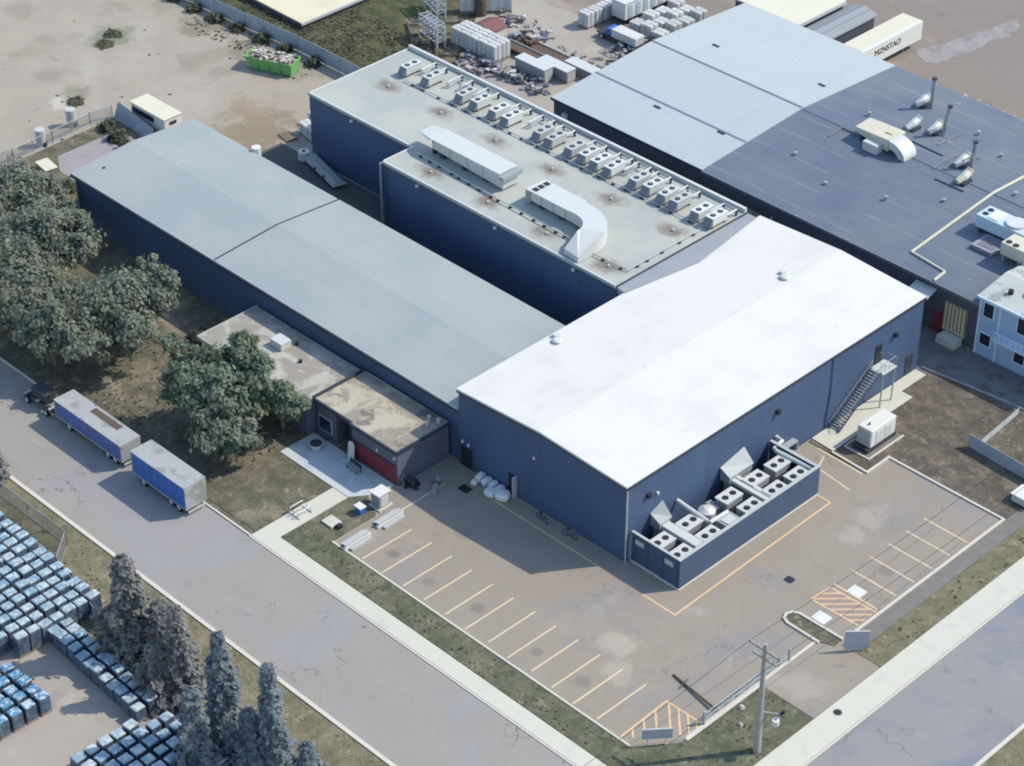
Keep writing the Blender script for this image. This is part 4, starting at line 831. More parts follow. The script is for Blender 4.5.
def hood(y0, y1, label, w2):
    t = thing('wall_duct', label, 'duct', (0.4, (y0 + y1) / 2, 0.07))
    ym = (y0 + y1) / 2
    MB().add([(-0.3, y0, 2.6), (0.9, y0, 2.6), (0.9, y1, 2.6), (-0.3, y1, 2.6), (-0.3, y0, 4.0), (0.9, y0, 3.4), (0.9, y1, 3.4), (-0.3, y1, 4.7)], [(0, 1, 2, 3), (4, 5, 6, 7), (0, 1, 5, 4), (1, 2, 6, 5), (2, 3, 7, 6), (3, 0, 4, 7)]).build('hood', M['galv'], t)
    MB().add([(-0.3, y0 - 0.1, 4.05), (1.0, y0 - 0.1, 3.45), (1.0, y1 + 0.1, 3.45), (-0.3, y1 + 0.1, 4.75), (-0.3, y0 - 0.1, 4.12), (1.0, y0 - 0.1, 3.52), (1.0, y1 + 0.1, 3.52), (-0.3, y1 + 0.1, 4.82)], [(0, 1, 2, 3), (4, 5, 6, 7), (0, 1, 5, 4), (1, 2, 6, 5), (2, 3, 7, 6), (3, 0, 4, 7)]).build('hood_top', M['grey_unit'], t)
    return t
t = hood(2.9, 4.4, 'small sloped metal hood on the wall with a wide duct at the gate end', 1)
MB().box(0.9, 5.2, 3.2, 4.2, 2.6, 3.1).build('duct_run', M['galv_white'], t); MB().box(0.0, 0.9, 3.0, 4.3, 0.1, 2.6).build('riser', M['galv'], t)
MB().box(4.4, 5.2, 3.0, 4.7, 2.1, 2.62).build('outlet', M['galv_white'], t)
t = hood(12.9, 16.2, 'large sloped metal hood on the wall with twin ducts amid the chillers', 1)
MB().box(0.9, 5.3, 13.2, 13.7, 2.65, 3.0).box(0.9, 5.3, 13.85, 14.3, 2.65, 3.0).build('duct_run', M['galv_white'], t); MB().box(0.0, 0.9, 13.1, 16.0, 0.1, 2.6).build('riser', M['galv'], t)
t = thing('pipe_run', 'bright bent pipe crossing from the wall between inner chillers', 'pipe', (1.2, 7, 0.07))
MB().tube([(-0.3, 6.6, 3.6), (0.6, 6.7, 3.4), (3.2, 6.9, 2.95), (3.6, 7.0, 2.9), (3.7, 9.4, 2.9)], 0.22, 8).build('pipe', M['galv_white'], t); MB().box(3.4, 3.6, 7.6, 7.8, 0.07, 2.7).build('support', M['trim_dark'], t)
t = thing('pipe_run', 'bright cranked duct stepping off the wall at the far end of the enclosure', 'pipe', (1.2, 20, 0.07))
MB().tube([(-0.3, 21.2, 3.4), (0.5, 21.2, 3.3), (0.6, 19.9, 3.1), (1.1, 19.7, 3.15), (5.4, 20.05, 3.05)], 0.24, 8).build('pipe', M['galv_white'], t); MB().box(2.9, 3.1, 19.8, 20.0, 0.07, 2.85).build('support', M['trim_dark'], t)

# generator
t = thing('generator', 'white box generator on a kerbed pad beside the pale apron', 'generator', (4.5, 31, 0))
MB().box(3.55, 5.35, 29.4, 33.4, 0.55, 2.65).build('housing', M['white_unit'], t, 0.12)
MB().box(3.5, 5.4, 28.9, 33.6, 0.12, 0.54).build('base_tank', M['chassis'], t)
MB().box(3.7, 5.2, 29.34, 29.42, 0.8, 2.3).build('radiator_grille', M['trim_light'], t)
for y in (30.2, 31.6): MB().box(5.345, 5.39, y, y + 1.1, 0.8, 2.2).build('door', M['galv_white'], t)
MB().cyl((4.4, 30.2, 2.65), 0.1, 0.25, 10).build('exhaust', M['black'], t)
struct('generator_pad', MB().box(2.95, 6.0, 28.4, 34.0, 0.0, 0.1), M['gravel'])
kerb([(2.95, 28.4), (6.0, 28.4), (6.0, 34.0)], 0.16, 0.18)
kerb([(2.9, 33.9), (2.9, 28.5)], 0.14, 0.17)
t = thing('white_utility_box', 'low white utility box on gravel at the right edge', 'utility box', (20.9, 33.9, 0.05))
MB().box(19.8, 22.0, 33.1, 34.9, 0.06, 0.9).build('cabinet', M['galv_white'], t, 0.05); MB().box(19.7, 22.1, 33.0, 35.0, 0.9, 1.0).build('lid', M['white_unit'], t); MB().box(19.6, 22.2, 32.9, 35.1, 0.03, 0.12).build('base', M['chassis'], t)

# ------------------------------------------------------------------ fences, gate, signs, pole
def fence(pts, h, label, name='chain_link_fence', mat='fabric', step=3.0, fab=True, gap=0.08, group=None, cat='fence'):
    t = thing(name, label, cat, (pts[0][0], pts[0][1], 0), 0, group)
    rail = MB(); fb = MB()
    for a, b in zip(pts[:-1], pts[1:]):
        a = Vector((*a, 0)); b = Vector((*b, 0)); n = max(1, round((b - a).length / step))
        rail.tube([a + Vector((0, 0, h)), b + Vector((0, 0, h))], 0.045, 6); rail.tube([a + Vector((0, 0, gap + 0.05)), b + Vector((0, 0, gap + 0.05))], 0.03, 5)
        d = (b - a); 
        if fab:
            m_ = (a + b) / 2; fb.cbox(m_.x, m_.y, (h + gap) / 2, d.length, 0.035, h - gap, math.atan2(d.y, d.x))
        for k in range(n + 1):
            p = a.lerp(b, k / n); MB().tube([(p.x, p.y, -0.1), (p.x, p.y, h + 0.1)], 0.05, 6).build('post', M['galv'], t)
    rail.build('rail', M['galv'], t)
    if fab: fb.build('fabric', M[mat], t)
    return t
def mesh_mat():
    g = G('chain_link_mesh'); p = g.sep(g.pos())
    u = g.m('ADD', g.m('ADD', p[0], p[1]), p[2]); v = g.m('SUBTRACT', g.m('ADD', p[0], p[1]), p[2])
    a = g.m('LESS_THAN', g.m('PINGPONG', u, 0.06), 0.007); b = g.m('LESS_THAN', g.m('PINGPONG', v, 0.06), 0.007)
    g.set(g.bsdf.inputs['Alpha'], g.m('MAXIMUM', a, b))
    return g.done((0.26, 0.28, 0.3), 0.5, 0.3)
M['mesh'] = mesh_mat()
fence([(-140, 43.3), (-116.8, 43.9), (-110.8, 44.2), (-100.9, 44.9), (-92.7, 44.9), (-83, 44.6)], 2.2, 'long grey privacy fence along the far side of the dirt lot')
fence([(-105.3, -6), (-103.2, 2.0), (-103.6, 8.0), (-104.0, 13.9), (-103.6, 17.0)], 1.7, 'loose chain-link fence between the dirt lot and the paved pad', 'chain_link_fence', 'mesh')
fence([(-102.9, 1.0), (-97.0, 0.4), (-90.5, 0.8)], 1.6, 'chain-link fence running from the dirt lot to the hall corner', 'chain_link_fence', 'mesh')
fence([(-110, -37.0), (-39.4, -36.4), (-36.8, -39.3), (-28.1, -41.2), (-20.7, -42.0), (-12.8, -42.3), (20, -42.3)], 1.9, 'chain-link fence between the street verge and the yard of blue pallets', 'chain_link_fence', 'mesh')
fence([(11.7, 37.3), (19.0, 36.9), (27, 36.6)], 1.55, 'grey slatted fence run crossing the weedy ground near the right edge')
fence([(12.6, 37.25), (12.0, 45.4)], 0.8, 'low pale fence run going back to the alley from the grey slatted fence', 'low_fence', 'trim_light')
fence([(0.2, 44.9), (4.5, 45.5), (10.8, 46.2), (22, 46.6)], 0.3, 'low pale fence along the alley behind the weedy ground', 'low_fence', 'trim_light')
t = thing('picket_fence', 'tall pale picket fence in the gap below the light ribbed roof', 'fence', (-40, 51.0, 0))
mb = MB()
for k in range(72): mb.box(-47.3 + k * 0.3, -47.16 + k * 0.3, 51.0, 51.05, 0.1, 4.3)
mb.build('picket', M['slat'], t)['kind'] = 'stuff'
MB().box(-47.4, -25.6, 51.05, 51.12, 0.6, 0.72).box(-47.4, -25.6, 51.05, 51.12, 3.5, 3.62).build('rail', M['wood'], t)
for x in (-25.9, -20.6): 
    t2 = thing('bollard', 'pale slim post at the dark wall, ' + ('just past the picket fence' if x < -24 else 'farther along from the picket fence'), 'post', (x, 50.8, 0))
    MB().cyl((x, 50.8, 0), 0.09, 4.6, 8).build('post', M['trim_light'], t2); MB().cyl((x, 50.8, 4.6), 0.13, 0.12, 8).build('cap', M['trim_light'], t2)
t = thing('picket_fence', 'short pale picket fence near the white roof corner in the gap', 'fence', (-9, 50.6, 0))
mb = MB()
for k in range(22): mb.box(-12.5 + k * 0.3, -12.36 + k * 0.3, 50.6, 50.65, 0.1, 3.9)
mb.build('picket', M['slat'], t); MB().box(-12.6, -5.9, 50.65, 50.72, 0.6, 0.72).box(-12.6, -5.9, 50.65, 50.72, 2.5, 2.62).build('rail', M['wood'], t)
# gate along the lot edge
t = thing('metal_gate', 'low galvanised sliding gate with crossed bars along the lot edge', 'gate', (19.45, -6.5, 0.05))
mb = MB()
for z in (0.25, 0.7, 1.25): mb.tube([(19.3, -11.4, z), (19.3, -0.2, z)], 0.05, 6)
mb.build('rail', M['galv'], t)
mb = MB()
for k in range(15): mb.tube([(19.3, -11.4 + k * 0.8, 0.25), (19.3, -11.4 + k * 0.8, 1.25)], 0.03, 5)
mb.build('bar', M['galv'], t)
mb = MB()
for k in range(4): mb.tube([(19.3, -11.4 + k * 2.8, 0.25), (19.3, -8.6 + k * 2.8, 1.25)], 0.03, 5).tube([(19.3, -11.4 + k * 2.8, 1.25), (19.3, -8.6 + k * 2.8, 0.25)], 0.03, 5)
mb.build('brace', M['galv'], t)
for y in (-11.5, 0.0): MB().box(19.2, 19.4, y - 0.1, y + 0.1, 0, 1.5).build('post', M['galv'], t)
struct('gate_track', MB().box(19.22, 19.5, -13.9, 4.9, 0.0, 0.075), M['kerb'])
t = thing('shadow_mark_bar', 'dark pole shape with a crosspiece, added for a shadow-like mark beside the gate', 'pole', (16, -9.2, 0.05))  # solid bar standing in for a dark mark read as a pole's shadow
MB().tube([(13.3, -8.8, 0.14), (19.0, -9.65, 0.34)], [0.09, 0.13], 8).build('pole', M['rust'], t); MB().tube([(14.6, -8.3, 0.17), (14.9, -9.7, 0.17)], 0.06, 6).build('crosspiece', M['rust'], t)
# signs
def sign(x0, y0, x1, y1, zb, zt, label):
    t = thing('sign_board', label, 'sign', ((x0 + x1) / 2, (y0 + y1) / 2, 0.05)); a = math.atan2(y1 - y0, x1 - x0); L = math.hypot(x1 - x0, y1 - y0)
    MB().cbox((x0 + x1) / 2, (y0 + y1) / 2, (zb + zt) / 2, L, 0.12, zt - zb, a).build('panel', M['sign'], t)
    for k in (0.2, 0.8):
        x, y = x0 + (x1 - x0) * k, y0 + (y1 - y0) * k; MB().box(x - 0.06, x + 0.06, y - 0.06, y + 0.06, 0, zb).build('post', M['paint_w'], t)
    MB().cbox((x0 + x1) / 2, (y0 + y1) / 2, zt + 0.03, L + 0.06, 0.16, 0.06, a).build('frame', M['trim_light'], t)
    return t
sign(21.9, 4.5, 23.4, 6.1, 0.25, 2.3, 'grey sign board standing at the end of the planting island by the drive')
sign(17.3, -17.3, 19.0, -15.3, 0.85, 1.9, 'low grey sign board on white legs at the hatched lot corner')
# utility pole
t = thing('utility_pole', 'weathered utility pole with crossarms at the grassy corner by the drive', 'utility pole', (24.7, -10.8, 0.1))
MB().tube([(24.7, -10.8, 0), (24.66, -10.75, 6), (24.6, -10.7, 12.2)], [0.34, 0.25, 0.18], 12).build('post', M['pole_wood'], t)
for z, l in ((11.5, 3.4), (10.6, 2.4)):
    arm = MB().cbox(24.62, -10.7, z, l, 0.13, 0.2, 0.0).build('crossarm', M['pole_wood'], t)
    for k in (-0.46, -0.2, 0.2, 0.46): MB().cyl((24.62 + k * l, -10.7, z + 0.08), 0.06, 0.24, 8, 0.04).build('insulator', M['galv_white'], arm)
MB().tube([(24.6, -10.7, 10.5), (23.6, -10.7, 11.45)], 0.04, 5).tube([(24.6, -10.7, 10.5), (25.6, -10.7, 11.45)], 0.04, 5).build('brace', M['galv'], t)
arm = MB().cbox(25.2, -10.2, 4.5, 2.0, 0.12, 0.14, 0.6).build('lamp_bracket', M['pole_wood'], t)
MB().tube([(26.0, -9.65, 4.5), (26.3, -9.45, 4.9)], 0.14, 10).build('flood_lamp', M['black'], arm); MB().cyl((25.9, -10.1, 3.6), 0.32, 0.5, 14).build('camera_dome', M['white_unit'], arm)
MB().box(24.35, 24.6, -11.05, -10.9, 1.2, 1.9).build('meter_box', M['galv'], t)
wires = MB()
for k in (-0.46, 0.46):
    x = 24.62 + k * 3.4
    for a, b in (((x, -10.7, 11.8), (x + 0.6, 34, 11.6)), ((x, -10.7, 11.8), (x - 0.4, -56, 11.6))):
        a = Vector(a); b = Vector(b); wires.tube([a.lerp(b, q / 14) - Vector((0, 0, 3.2 * (q / 14) * (1 - q / 14))) for q in range(15)], 0.022, 5)
tag(wires.build('power_line', M['black']), 'thin sagging power cables strung from the utility pole along the sidewalk', 'cable')
# small things lying on the corner grass
for (x, y, s, lab) in ((20.3, -7.7, 0.35, 'pale stone on the corner grass between gate and pole'), (21.6, -9.4, 0.3, 'small pale stone nearest the gate on the corner grass')):
    mb = MB(); mb.cyl((x, y, 0.1), s, s * 0.8, 7, s * 0.55); tag(mb.build('stone', M['rubble'], bevel=0.05), lab, 'stone')

# ------------------------------------------------------------------ trailers on the street
def wheel(x, y, r, parent, wd=0.3, side=-1):
    o = MB(); o.m = Matrix.Translation((x, y, r)) @ Matrix.Rotation(PI / 2, 4, 'X'); o.cyl((0, 0, -wd / 2), r, wd, 18)
    o = o.build('wheel', M['rubber'], parent)
    q = MB(); q.m = Matrix.Translation((x, y + side * (wd / 2), r)) @ Matrix.Rotation(PI / 2, 4, 'X'); q.cyl((0, 0, -0.02), r * 0.55, 0.05, 14); q.build('rim', M['galv_white'], o)
def trailer(x0, x1, y0, y1, zb, zt, side, label, extra):
    t = thing('box_trailer', label, 'trailer', ((x0 + x1) / 2, (y0 + y1) / 2, 0.035))
    MB().box(x0, x1, y0, y1, zb, zt).build('body', M[side], t, 0.05)
    rf = MB().box(x0 - 0.06, x1 + 0.06, y0 - 0.06, y1 + 0.06, zt + 0.003, zt + 0.12).build('roof', M['trailer_top'], t)
    MB().box(x1 + 0.002, x1 + 0.08, y0 - 0.02, y1 + 0.02, zb - 0.1, zt).build('rear_door', M['trailer_top'], t)
    MB().box(x0 - 0.08, x0 - 0.002, y0 - 0.02, y1 + 0.02, zb - 0.1, zt).build('front_panel', M['trim_light'], t)
    mb = MB()
    for k in range(int((x1 - x0) / 1.2)): mb.box(x0 + 0.6 + k * 1.2, x0 + 0.66 + k * 1.2, y0 - 0.025, y0 - 0.001, zb + 0.05, zt - 0.05)
    mb.build('side_rib', M[side], t)
    MB().box(x0, x1 - 0.1, y0 + 0.4, y1 - 0.4, zb - 0.35, zb - 0.01).build('chassis', M['chassis'], t)
    MB().box(x0 + 0.02, x1 - 0.02, y0 - 0.02, y0 + 0.06, zb - 0.12, zb - 0.003).build('side_rail', M['trim_light'], t)
    for x in (x1 - 1.3, x1 - 2.5):
        for y, s in ((y0 + 0.25, -1), (y1 - 0.25, 1)): wheel(x, y, 0.48, t, 0.3, s)
    for x in extra:
        for y, s in ((y0 + 0.25, -1), (y1 - 0.25, 1)): wheel(x, y, 0.48, t, 0.3, s)
    MB().box(x1 - 0.1, x1 + 0.05, y0 + 0.3, y1 - 0.3, 0.35, 0.55).build('bumper', M['trim_light'], t)
    return t
trailer(-43.1, -34.75, -25.65, -22.95 - 0.15, 1.0, 3.5, 'trailer_blue', 'shorter bright blue box trailer parked at the kerb under the tree', (-41.6,))
t = trailer(-56.2, -45.2, -25.45, -22.75 - 0.3, 1.0, 2.85, 'trailer_violet', 'longer low blue trailer with an open brown roof patch parked at the kerb', (-54.2,))
MB().box(-52.0, -47.5, -24.1, -23.3, 2.972, 2.985).build('roof_opening', M['rust'], t)
t = thing('truck_chassis', 'dark bare truck chassis with pale bars in front of the long blue trailer', 'truck', (-59, -24.7, 0.035))
MB().box(-62.0, -56.6, -25.3, -24.9, 0.75, 0.95).box(-62.0, -56.6, -24.1, -23.7, 0.75, 0.95).build('frame_rail', M['chassis'], t)
for x in (-61.6, -59.6, -57.4): MB().box(x - 0.15, x + 0.15, -25.5, -23.5, 0.95, 1.08).build('cross_bar', M['trim_light'], t)
MB().box(-60.9, -58.4, -25.2, -23.8, 1.08, 2.1).build('cab', M['chassis'], t, 0.15)
for x in (-61.2, -57.9):
    for y, s in ((-25.5, -1), (-23.5, 1)): wheel(x, y, 0.46, t, 0.28, s)

# ------------------------------------------------------------------ dirt lot: skip, container, crates
t = thing('skip_bin', 'bright green open skip heaped with broken boards on the dirt lot', 'skip', (-99.3, 39.4, 0), R(22))
X0, X1, Y0, Y1 = -3.3, 3.3, -1.25, 1.25
def hull(x0b, x1b, x0t, x1t, w0, w1, h):
    return [(x0b, -w0, 0.15), (x1b, -w0, 0.15), (x1b, w0, 0.15), (x0b, w0, 0.15), (x0t, -w1, h), (x1t, -w1, h), (x1t, w1, h), (x0t, w1, h)]
mb = MB(); mb.add(hull(-2.7, 3.2, -3.5, 3.3, 1.15, 1.3, 1.75), [(0, 1, 2, 3), (0, 1, 5, 4), (1, 2, 6, 5), (2, 3, 7, 6), (3, 0, 4, 7)])
mb.build('body', M['green_bin'], t, local=True)
mb = MB().box(-3.55, 3.35, -1.38, -1.26, 1.68, 1.84).box(-3.55, 3.35, 1.26, 1.38, 1.68, 1.84).box(3.25, 3.38, -1.26, 1.26, 1.68, 1.84).box(-3.58, -3.45, -1.26, 1.26, 1.68, 1.84)
mb.build('rim', M['green_bin'], t, local=True)
for x in (-1.6, 0.0, 1.6): MB().box(x - 0.06, x + 0.06, -1.34, -1.18, 0.2, 1.68).build('rib', M['green_bin'], t, local=True)
for x in (-2.2, 2.4): MB().box(x - 0.2, x + 0.2, -1.0, 1.0, 0, 0.15).build('skid', M['chassis'], t, local=True)
mb = MB(); mb.box(-3.2, 3.15, -1.15, 1.15, 0.3, 1.5)
for k in range(90):
    mb.cbox(rnd.uniform(-3.0, 2.9), rnd.uniform(-1.0, 1.0), rnd.uniform(1.5, 2.1), rnd.uniform(.3, 1.3), rnd.uniform(.15, .5), rnd.uniform(.06, .3), rnd.uniform(0, PI))
db = mb.build('debris', M['debris']); db.location = t.location; db.rotation_euler = t.rotation_euler; db['label'] = 'heap of broken pale boards filling the green skip'; db['category'] = 'debris'; db['kind'] = 'stuff'
t = thing('storage_trailer', 'cream-topped white storage trailer on the dirt lot behind the grey hall', 'trailer', (-97.6, 19.4, 0))
MB().box(-101.0, -94.3, 18.1, 20.7, 0.7, 2.75).build('body', M['white_unit'], t, 0.1)
MB().box(-101.1, -94.2, 18.0, 20.8, 2.76, 2.9).build('roof', M['cream'], t, 0.05)
MB().box(-100.6, -96.4, 18.0, 18.1, 1.7, 2.4).build('side_window', M['glass'], t)
MB().box(-94.28, -94.22, 18.9, 19.9, 1.9, 2.3).build('end_window', M['glass'], t)
MB().box(-100.8, -94.6, 18.5, 20.3, 0.4, 0.7).build('chassis', M['chassis'], t)
for x in (-98.2, -97.0):
    for y, s in ((18.4, -1), (20.4, 1)): wheel(x, y, 0.4, t, 0.25, s)
t = thing('screen_panel', 'bluish tarpaulin screen leaning along the cream-topped trailer', 'screen', (-99, 16.9, 0))
MB().add([(-103.6, 17.2, 0), (-95.4, 16.6, 0), (-95.4, 17.2, 1.5), (-103.0, 17.7, 2.2), (-103.6, 17.26, 0), (-95.4, 16.66, 0), (-95.4, 17.26, 1.5), (-103.0, 17.76, 2.2)], [(0, 1, 2, 3), (4, 5, 6, 7), (0, 1, 5, 4), (1, 2, 6, 5), (2, 3, 7, 6), (3, 0, 4, 7)]).build('sheet', M['fabric'], t)
for x in (-103.2, -99.5, -95.6): MB().tube([(x, 17.6, 0), (x, 17.6, 1.9)], 0.05, 6).build('post', M['galv'], t)
t = thing('crate', 'small cream-lidded crate on the weeds at the corner of the dirt lot', 'crate', (-98.8, 3.7, 0), R(-8))
MB().box(-1.3, 1.3, -0.75, 0.75, 0.05, 0.65).build('box', M['wood'], t, local=True); MB().box(-1.38, 1.38, -0.83, 0.83, 0.65, 0.75).build('lid', M['cream'], t, local=True)
for i, (x, y) in enumerate(((-104.0, 6.6), (-105.5, 12.2))):
    t = thing('wrapped_post', 'white netting-wrapped post on the fence line, ' + ('nearest the small crate' if i == 0 else 'farther from the small crate'), 'post', (x, y, 0))
    MB().cyl((x, y, 0), 0.55, 2.3, 12, 0.65).build('netting', M['tarp'], t); MB().cyl((x + 0.3, y + 0.2, 0), 0.4, 0.6, 10).build('footing', M['chassis'], t)
# wrapped pallets at the gym corner
bp = thing('wrapped_bale', '', 'pallet')
MB().box(-0.62, 0.62, -0.55, 0.55, 0.14, 1.45).build('load', M['tarp'], bp, 0.12, local=True)
MB().box(-0.6, 0.6, -0.55, 0.55, 0.0, 0.13).build('pallet_base', M['wood'], bp, local=True)
MB().box(-0.66, 0.66, -0.05, 0.05, 0.2, 1.475).box(-0.05, 0.05, -0.59, 0.59, 0.2, 1.478).build('strap', M['trim_light'], bp, local=True)
used_bale = []
def bale(x, y, z=0.0, rz=0.0, s=(1, 1, 1), label='', group=''):
    o = place(bp, used_bale, (x, y, z), rz, label, group, 'pallet'); o.scale = s; return o
for i, (x, y) in enumerate(((-84.6, 33.9), (-83.0, 33.4), (-83.5, 31.5), (-82.0, 31.2))):
    bale(x, y, 0.02, R(-8), (1.15, 1.3, 1.1), ['far left', 'far right', 'near left', 'near right'][i] + ' white wrapped bale of the four at the grey-roofed hall corner', 'white bales at the hall corner')
t = thing('timber_pallet', 'flat brown timber pallet on the dirt near the navy hall corner', 'pallet', (-84.5, 29.3, 0.02), R(-10))
mb = MB()
for k in range(6): mb.box(-1.1, 1.1, -0.75 + k * 0.27, -0.57 + k * 0.27, 0.16, 0.2)
mb.build('deck_board', M['wood'], t, local=True)
MB().box(-1.05, -0.9, -0.75, 0.75, 0, 0.16).box(0.9, 1.05, -0.75, 0.75, 0, 0.16).box(-0.08, 0.08, -0.75, 0.75, 0, 0.16).build('bearer', M['rust'], t, local=True)
# courtyard clutter
t = thing('covered_trailer', 'pale tarp-covered low trailer in the shaded courtyard between the halls', 'trailer', (-74.5, 26.6, 0.03), R(-14))
mb = MB(); mb.add([(-4, -0.9, .5), (4, -0.9, .5), (4, .9, .5), (-4, .9, .5), (-3.2, -0.35, 1.1), (3.4, -0.3, 0.9), (3.4, .3, 0.9), (-3.2, .35, 1.3)], [(0, 1, 2, 3), (4, 5, 6, 7), (0, 1, 5, 4), (1, 2, 6, 5), (2, 3, 7, 6), (3, 0, 4, 7)])
mb.build('tarp', M['grey_unit'], t, 0.05, local=True); MB().box(-3.8, 3.8, -0.7, 0.7, 0.35, 0.49).build('bed', M['chassis'], t, local=True)
for x in (-1, 1.2):
    for y in (-0.8, 0.8):
        o = MB(); o.m = Matrix.Translation((x, y, 0.35)) @ Matrix.Rotation(PI / 2, 4, 'X'); o.cyl((0, 0, -0.1), 0.35, 0.2, 14); o.build('wheel', M['rubber'], t, local=True)
t = thing('water_tank', 'round white tank in the shaded courtyard', 'tank', (-79.0, 28.6 - 1.4, 0.03)); MB().cyl((-79.0, 27.2, 0.03), 0.75, 1.1, 16, 0.7).build('tank_body', M['white_unit'], t, 0.05); MB().cyl((-79.0, 27.2, 1.13), 0.2, 0.12, 10).build('lid', M['black'], t)

# ------------------------------------------------------------------ storage yard behind
k = 0
for i in range(6): bale(-93.6 + i * 0.72, 68.2 + i * 0.82, 0.045, R(48), (1.25, 1.3, 1.9), f'tall white bale in the slanting row behind the red-brown shed, {ORD[i + 1]} from the left', 'slanting row of white bales')
for i in range(5):
    for j in range(2): bale(-87.4 + i * 1.65, 61.0 + j * 1.55, 0.045, R(rnd.uniform(-4, 4)), (1.25, 1.3, 1.75), f'white bale beside the navy gap, {ORD[i + 1]} from the left in the ' + ('front' if j == 0 else 'back') + ' row', 'double row of white bales')
t = thing('red_roofed_shed', 'small shed with a red-brown gable roof among white bales', 'shed', (-86.6, 66.2, 0.045))
gable_body(MB(), -87.5, -84.3, 63.9, 66.6, 1.7, 2.3, 'y').build('wall', M['cream'], t); gable_roof(MB(), -87.7, -84.1, 63.7, 66.8, 1.85, 2.5, 'y', 0.12).build('roof', M['red_roof'], t)
MB().box(-86.5, -85.5, 63.83, 63.9, 0.05, 1.6).build('door', M['wood'], t)
for i, (x, y) in enumerate(((-74.4, 61.9), (-72.4, 64.0), (-70.0, 66.5))):
    t = thing('storage_container', ['nearest', 'middle', 'farthest'][i] + ' of three pale roofed containers left of the light ribbed roof', 'container', (x, y, 0.045), 0, 'pale containers by the ribbed roof')
    MB().box(x - 2.6, x + 2.6, y - 0.8, y + 0.8, 0.1, 1.9 - 0.3 * i).build('body', M['grey_unit'], t); MB().box(x - 2.65, x + 2.65, y - 0.85, y + 0.85, 1.91 - 0.3 * i, 2.05 - 0.3 * i).build('roof', M['galv_white'], t)
    MB().box(x + 2.6, x + 2.64, y - 0.7, y + 0.7, 0.2, 1.7 - 0.3 * i).build('door', M['trim_light'], t)
for i, (x, y) in enumerate(((-77.8, 64.6), (-77.0, 66.6))):
    t = thing('flatbed_trailer', ('empty dark flatbed trailer nearer the flat grey roof' if i == 0 else 'dark flatbed trailer with scrap at its far end'), 'trailer', (x, y, 0.045))
    MB().box(x - 4.5, x + 4.5, y - 0.75, y + 0.75, 0.7, 0.95).build('deck', M['rust'], t); MB().box(x - 4.4, x + 4.4, y - 0.3, y + 0.3, 0.45, 0.69).build('chassis', M['chassis'], t)
    MB().box(x - 4.5, x + 4.5, y + 0.75, y + 0.85, 0.8, 1.15).build('side_rail', M['trim_light'], t)
    for q in (-3.2, 2.6, 3.6): wheel(x + q, y - 0.6, 0.38, t, 0.25, -1); wheel(x + q, y + 0.6, 0.38, t, 0.25, 1)
    if i == 1:
        mb = MB()
        for q in range(14): mb.cbox(x - 3.2 + rnd.uniform(-1.1, 1.1), y + rnd.uniform(-.5, .5), 1.1 + rnd.uniform(0, .25), rnd.uniform(.4, 1), rnd.uniform(.2, .5), .25, rnd.uniform(0, 3))
        o = mb.build('scrap_heap', M['rust']); tag(o, 'dark scrap heap riding on the far end of a flatbed trailer', 'scrap', None, 'stuff')
for i in range(6): bale(-79.2 + 0.05 * i, 76.6 + i * 1.55, 0.06, R(2), (1.4, 1.3, 1.5), f'white bale in the straight row at the far road edge, {ORD[i + 1]} from the near end', 'straight row of white bales')
t = thing('curtain_trailer', 'long white ribbed curtain trailer beside the straight row of bales', 'trailer', (-76.6, 85, 0.06))
MB().box(-77.9, -75.4, 80.0, 91, 1.0, 3.3).build('body', M['white_unit'], t, 0.05); MB().box(-78.0, -75.3, 79.9, 91.1, 3.31, 3.45).build('roof', M['tarp'], t)
mb = MB()
for q in range(7): mb.box(-75.4, -75.34, 80.6 + q * 1.5, 81.4 + q * 1.5, 1.2, 3.0)
mb.build('side_panel', pm('blue_curtain', (0.3, 0.38, 0.48), 0.1, 1, 5, 0.6), t)
MB().box(-77.6, -75.7, 80.2, 90.8, 0.6, 0.99).build('chassis', M['chassis'], t)
for y in (81.5, 82.6, 89.0):
    o = MB(); o.m = Matrix.Translation((-75.7, y, 0.48)) @ Matrix.Rotation(PI / 2, 4, 'Y'); o.cyl((0, 0, -0.14), 0.48, 0.28, 16); o.build('wheel', M['rubber'], t)
t = thing('loaded_flatbed', 'flatbed with a pale covered load and navy front beside the light roof edge', 'trailer', (-72.5, 76.5, 0.06))
MB().box(-76.2, -69.2, 75.4, 77.2, 0.75, 0.95).build('deck', M['chassis'], t); MB().box(-73.6, -69.3, 75.4, 77.2, 0.96, 2.1).build('load', M['tarp'], t, 0.1); MB().box(-74.6, -73.7, 75.5, 77.1, 0.96, 1.9).build('cab', M['trailer_blue'], t, 0.1)
for x in (-75.4, -71.5, -70.2): wheel(x, 75.6, 0.42, t, 0.25, -1); wheel(x, 77.0, 0.42, t, 0.25, 1)
for i in range(4): 
    for j in range(3): bale(-73.2 + j * 2.0, 80.2 + i * 2.5, 0.06, R(rnd.uniform(-5, 5)), (1.5, 1.5, 1.1 + 0.3 * ((i + j) % 2)), f'white bale stacked behind the pale ribbed roof, row {ORD[i + 1]} deep and {ORD[j + 1]} across', 'bales behind the ribbed roof')
mb = MB()
for (x0, x1, y0, y1, n_) in ((-79.5, -70, 58.5, 61, 60), (-84, -79, 56, 60.5, 50), (-84, -70, 66.8, 69.5, 40), (-72, -66, 70.5, 75.3, 46), (-90, -80, 69.2, 72, 40), (-70.5, -64.5, 78, 86, 70)):
    for q in range(n_):
        l = rnd.uniform(.3, 1.7); mb.cbox(rnd.uniform(x0, x1), rnd.uniform(y0, y1), .08 + rnd.random() ** 2 * 1.1, l, rnd.uniform(.12, .9), rnd.uniform(.08, .45), rnd.uniform(0, 3.1))
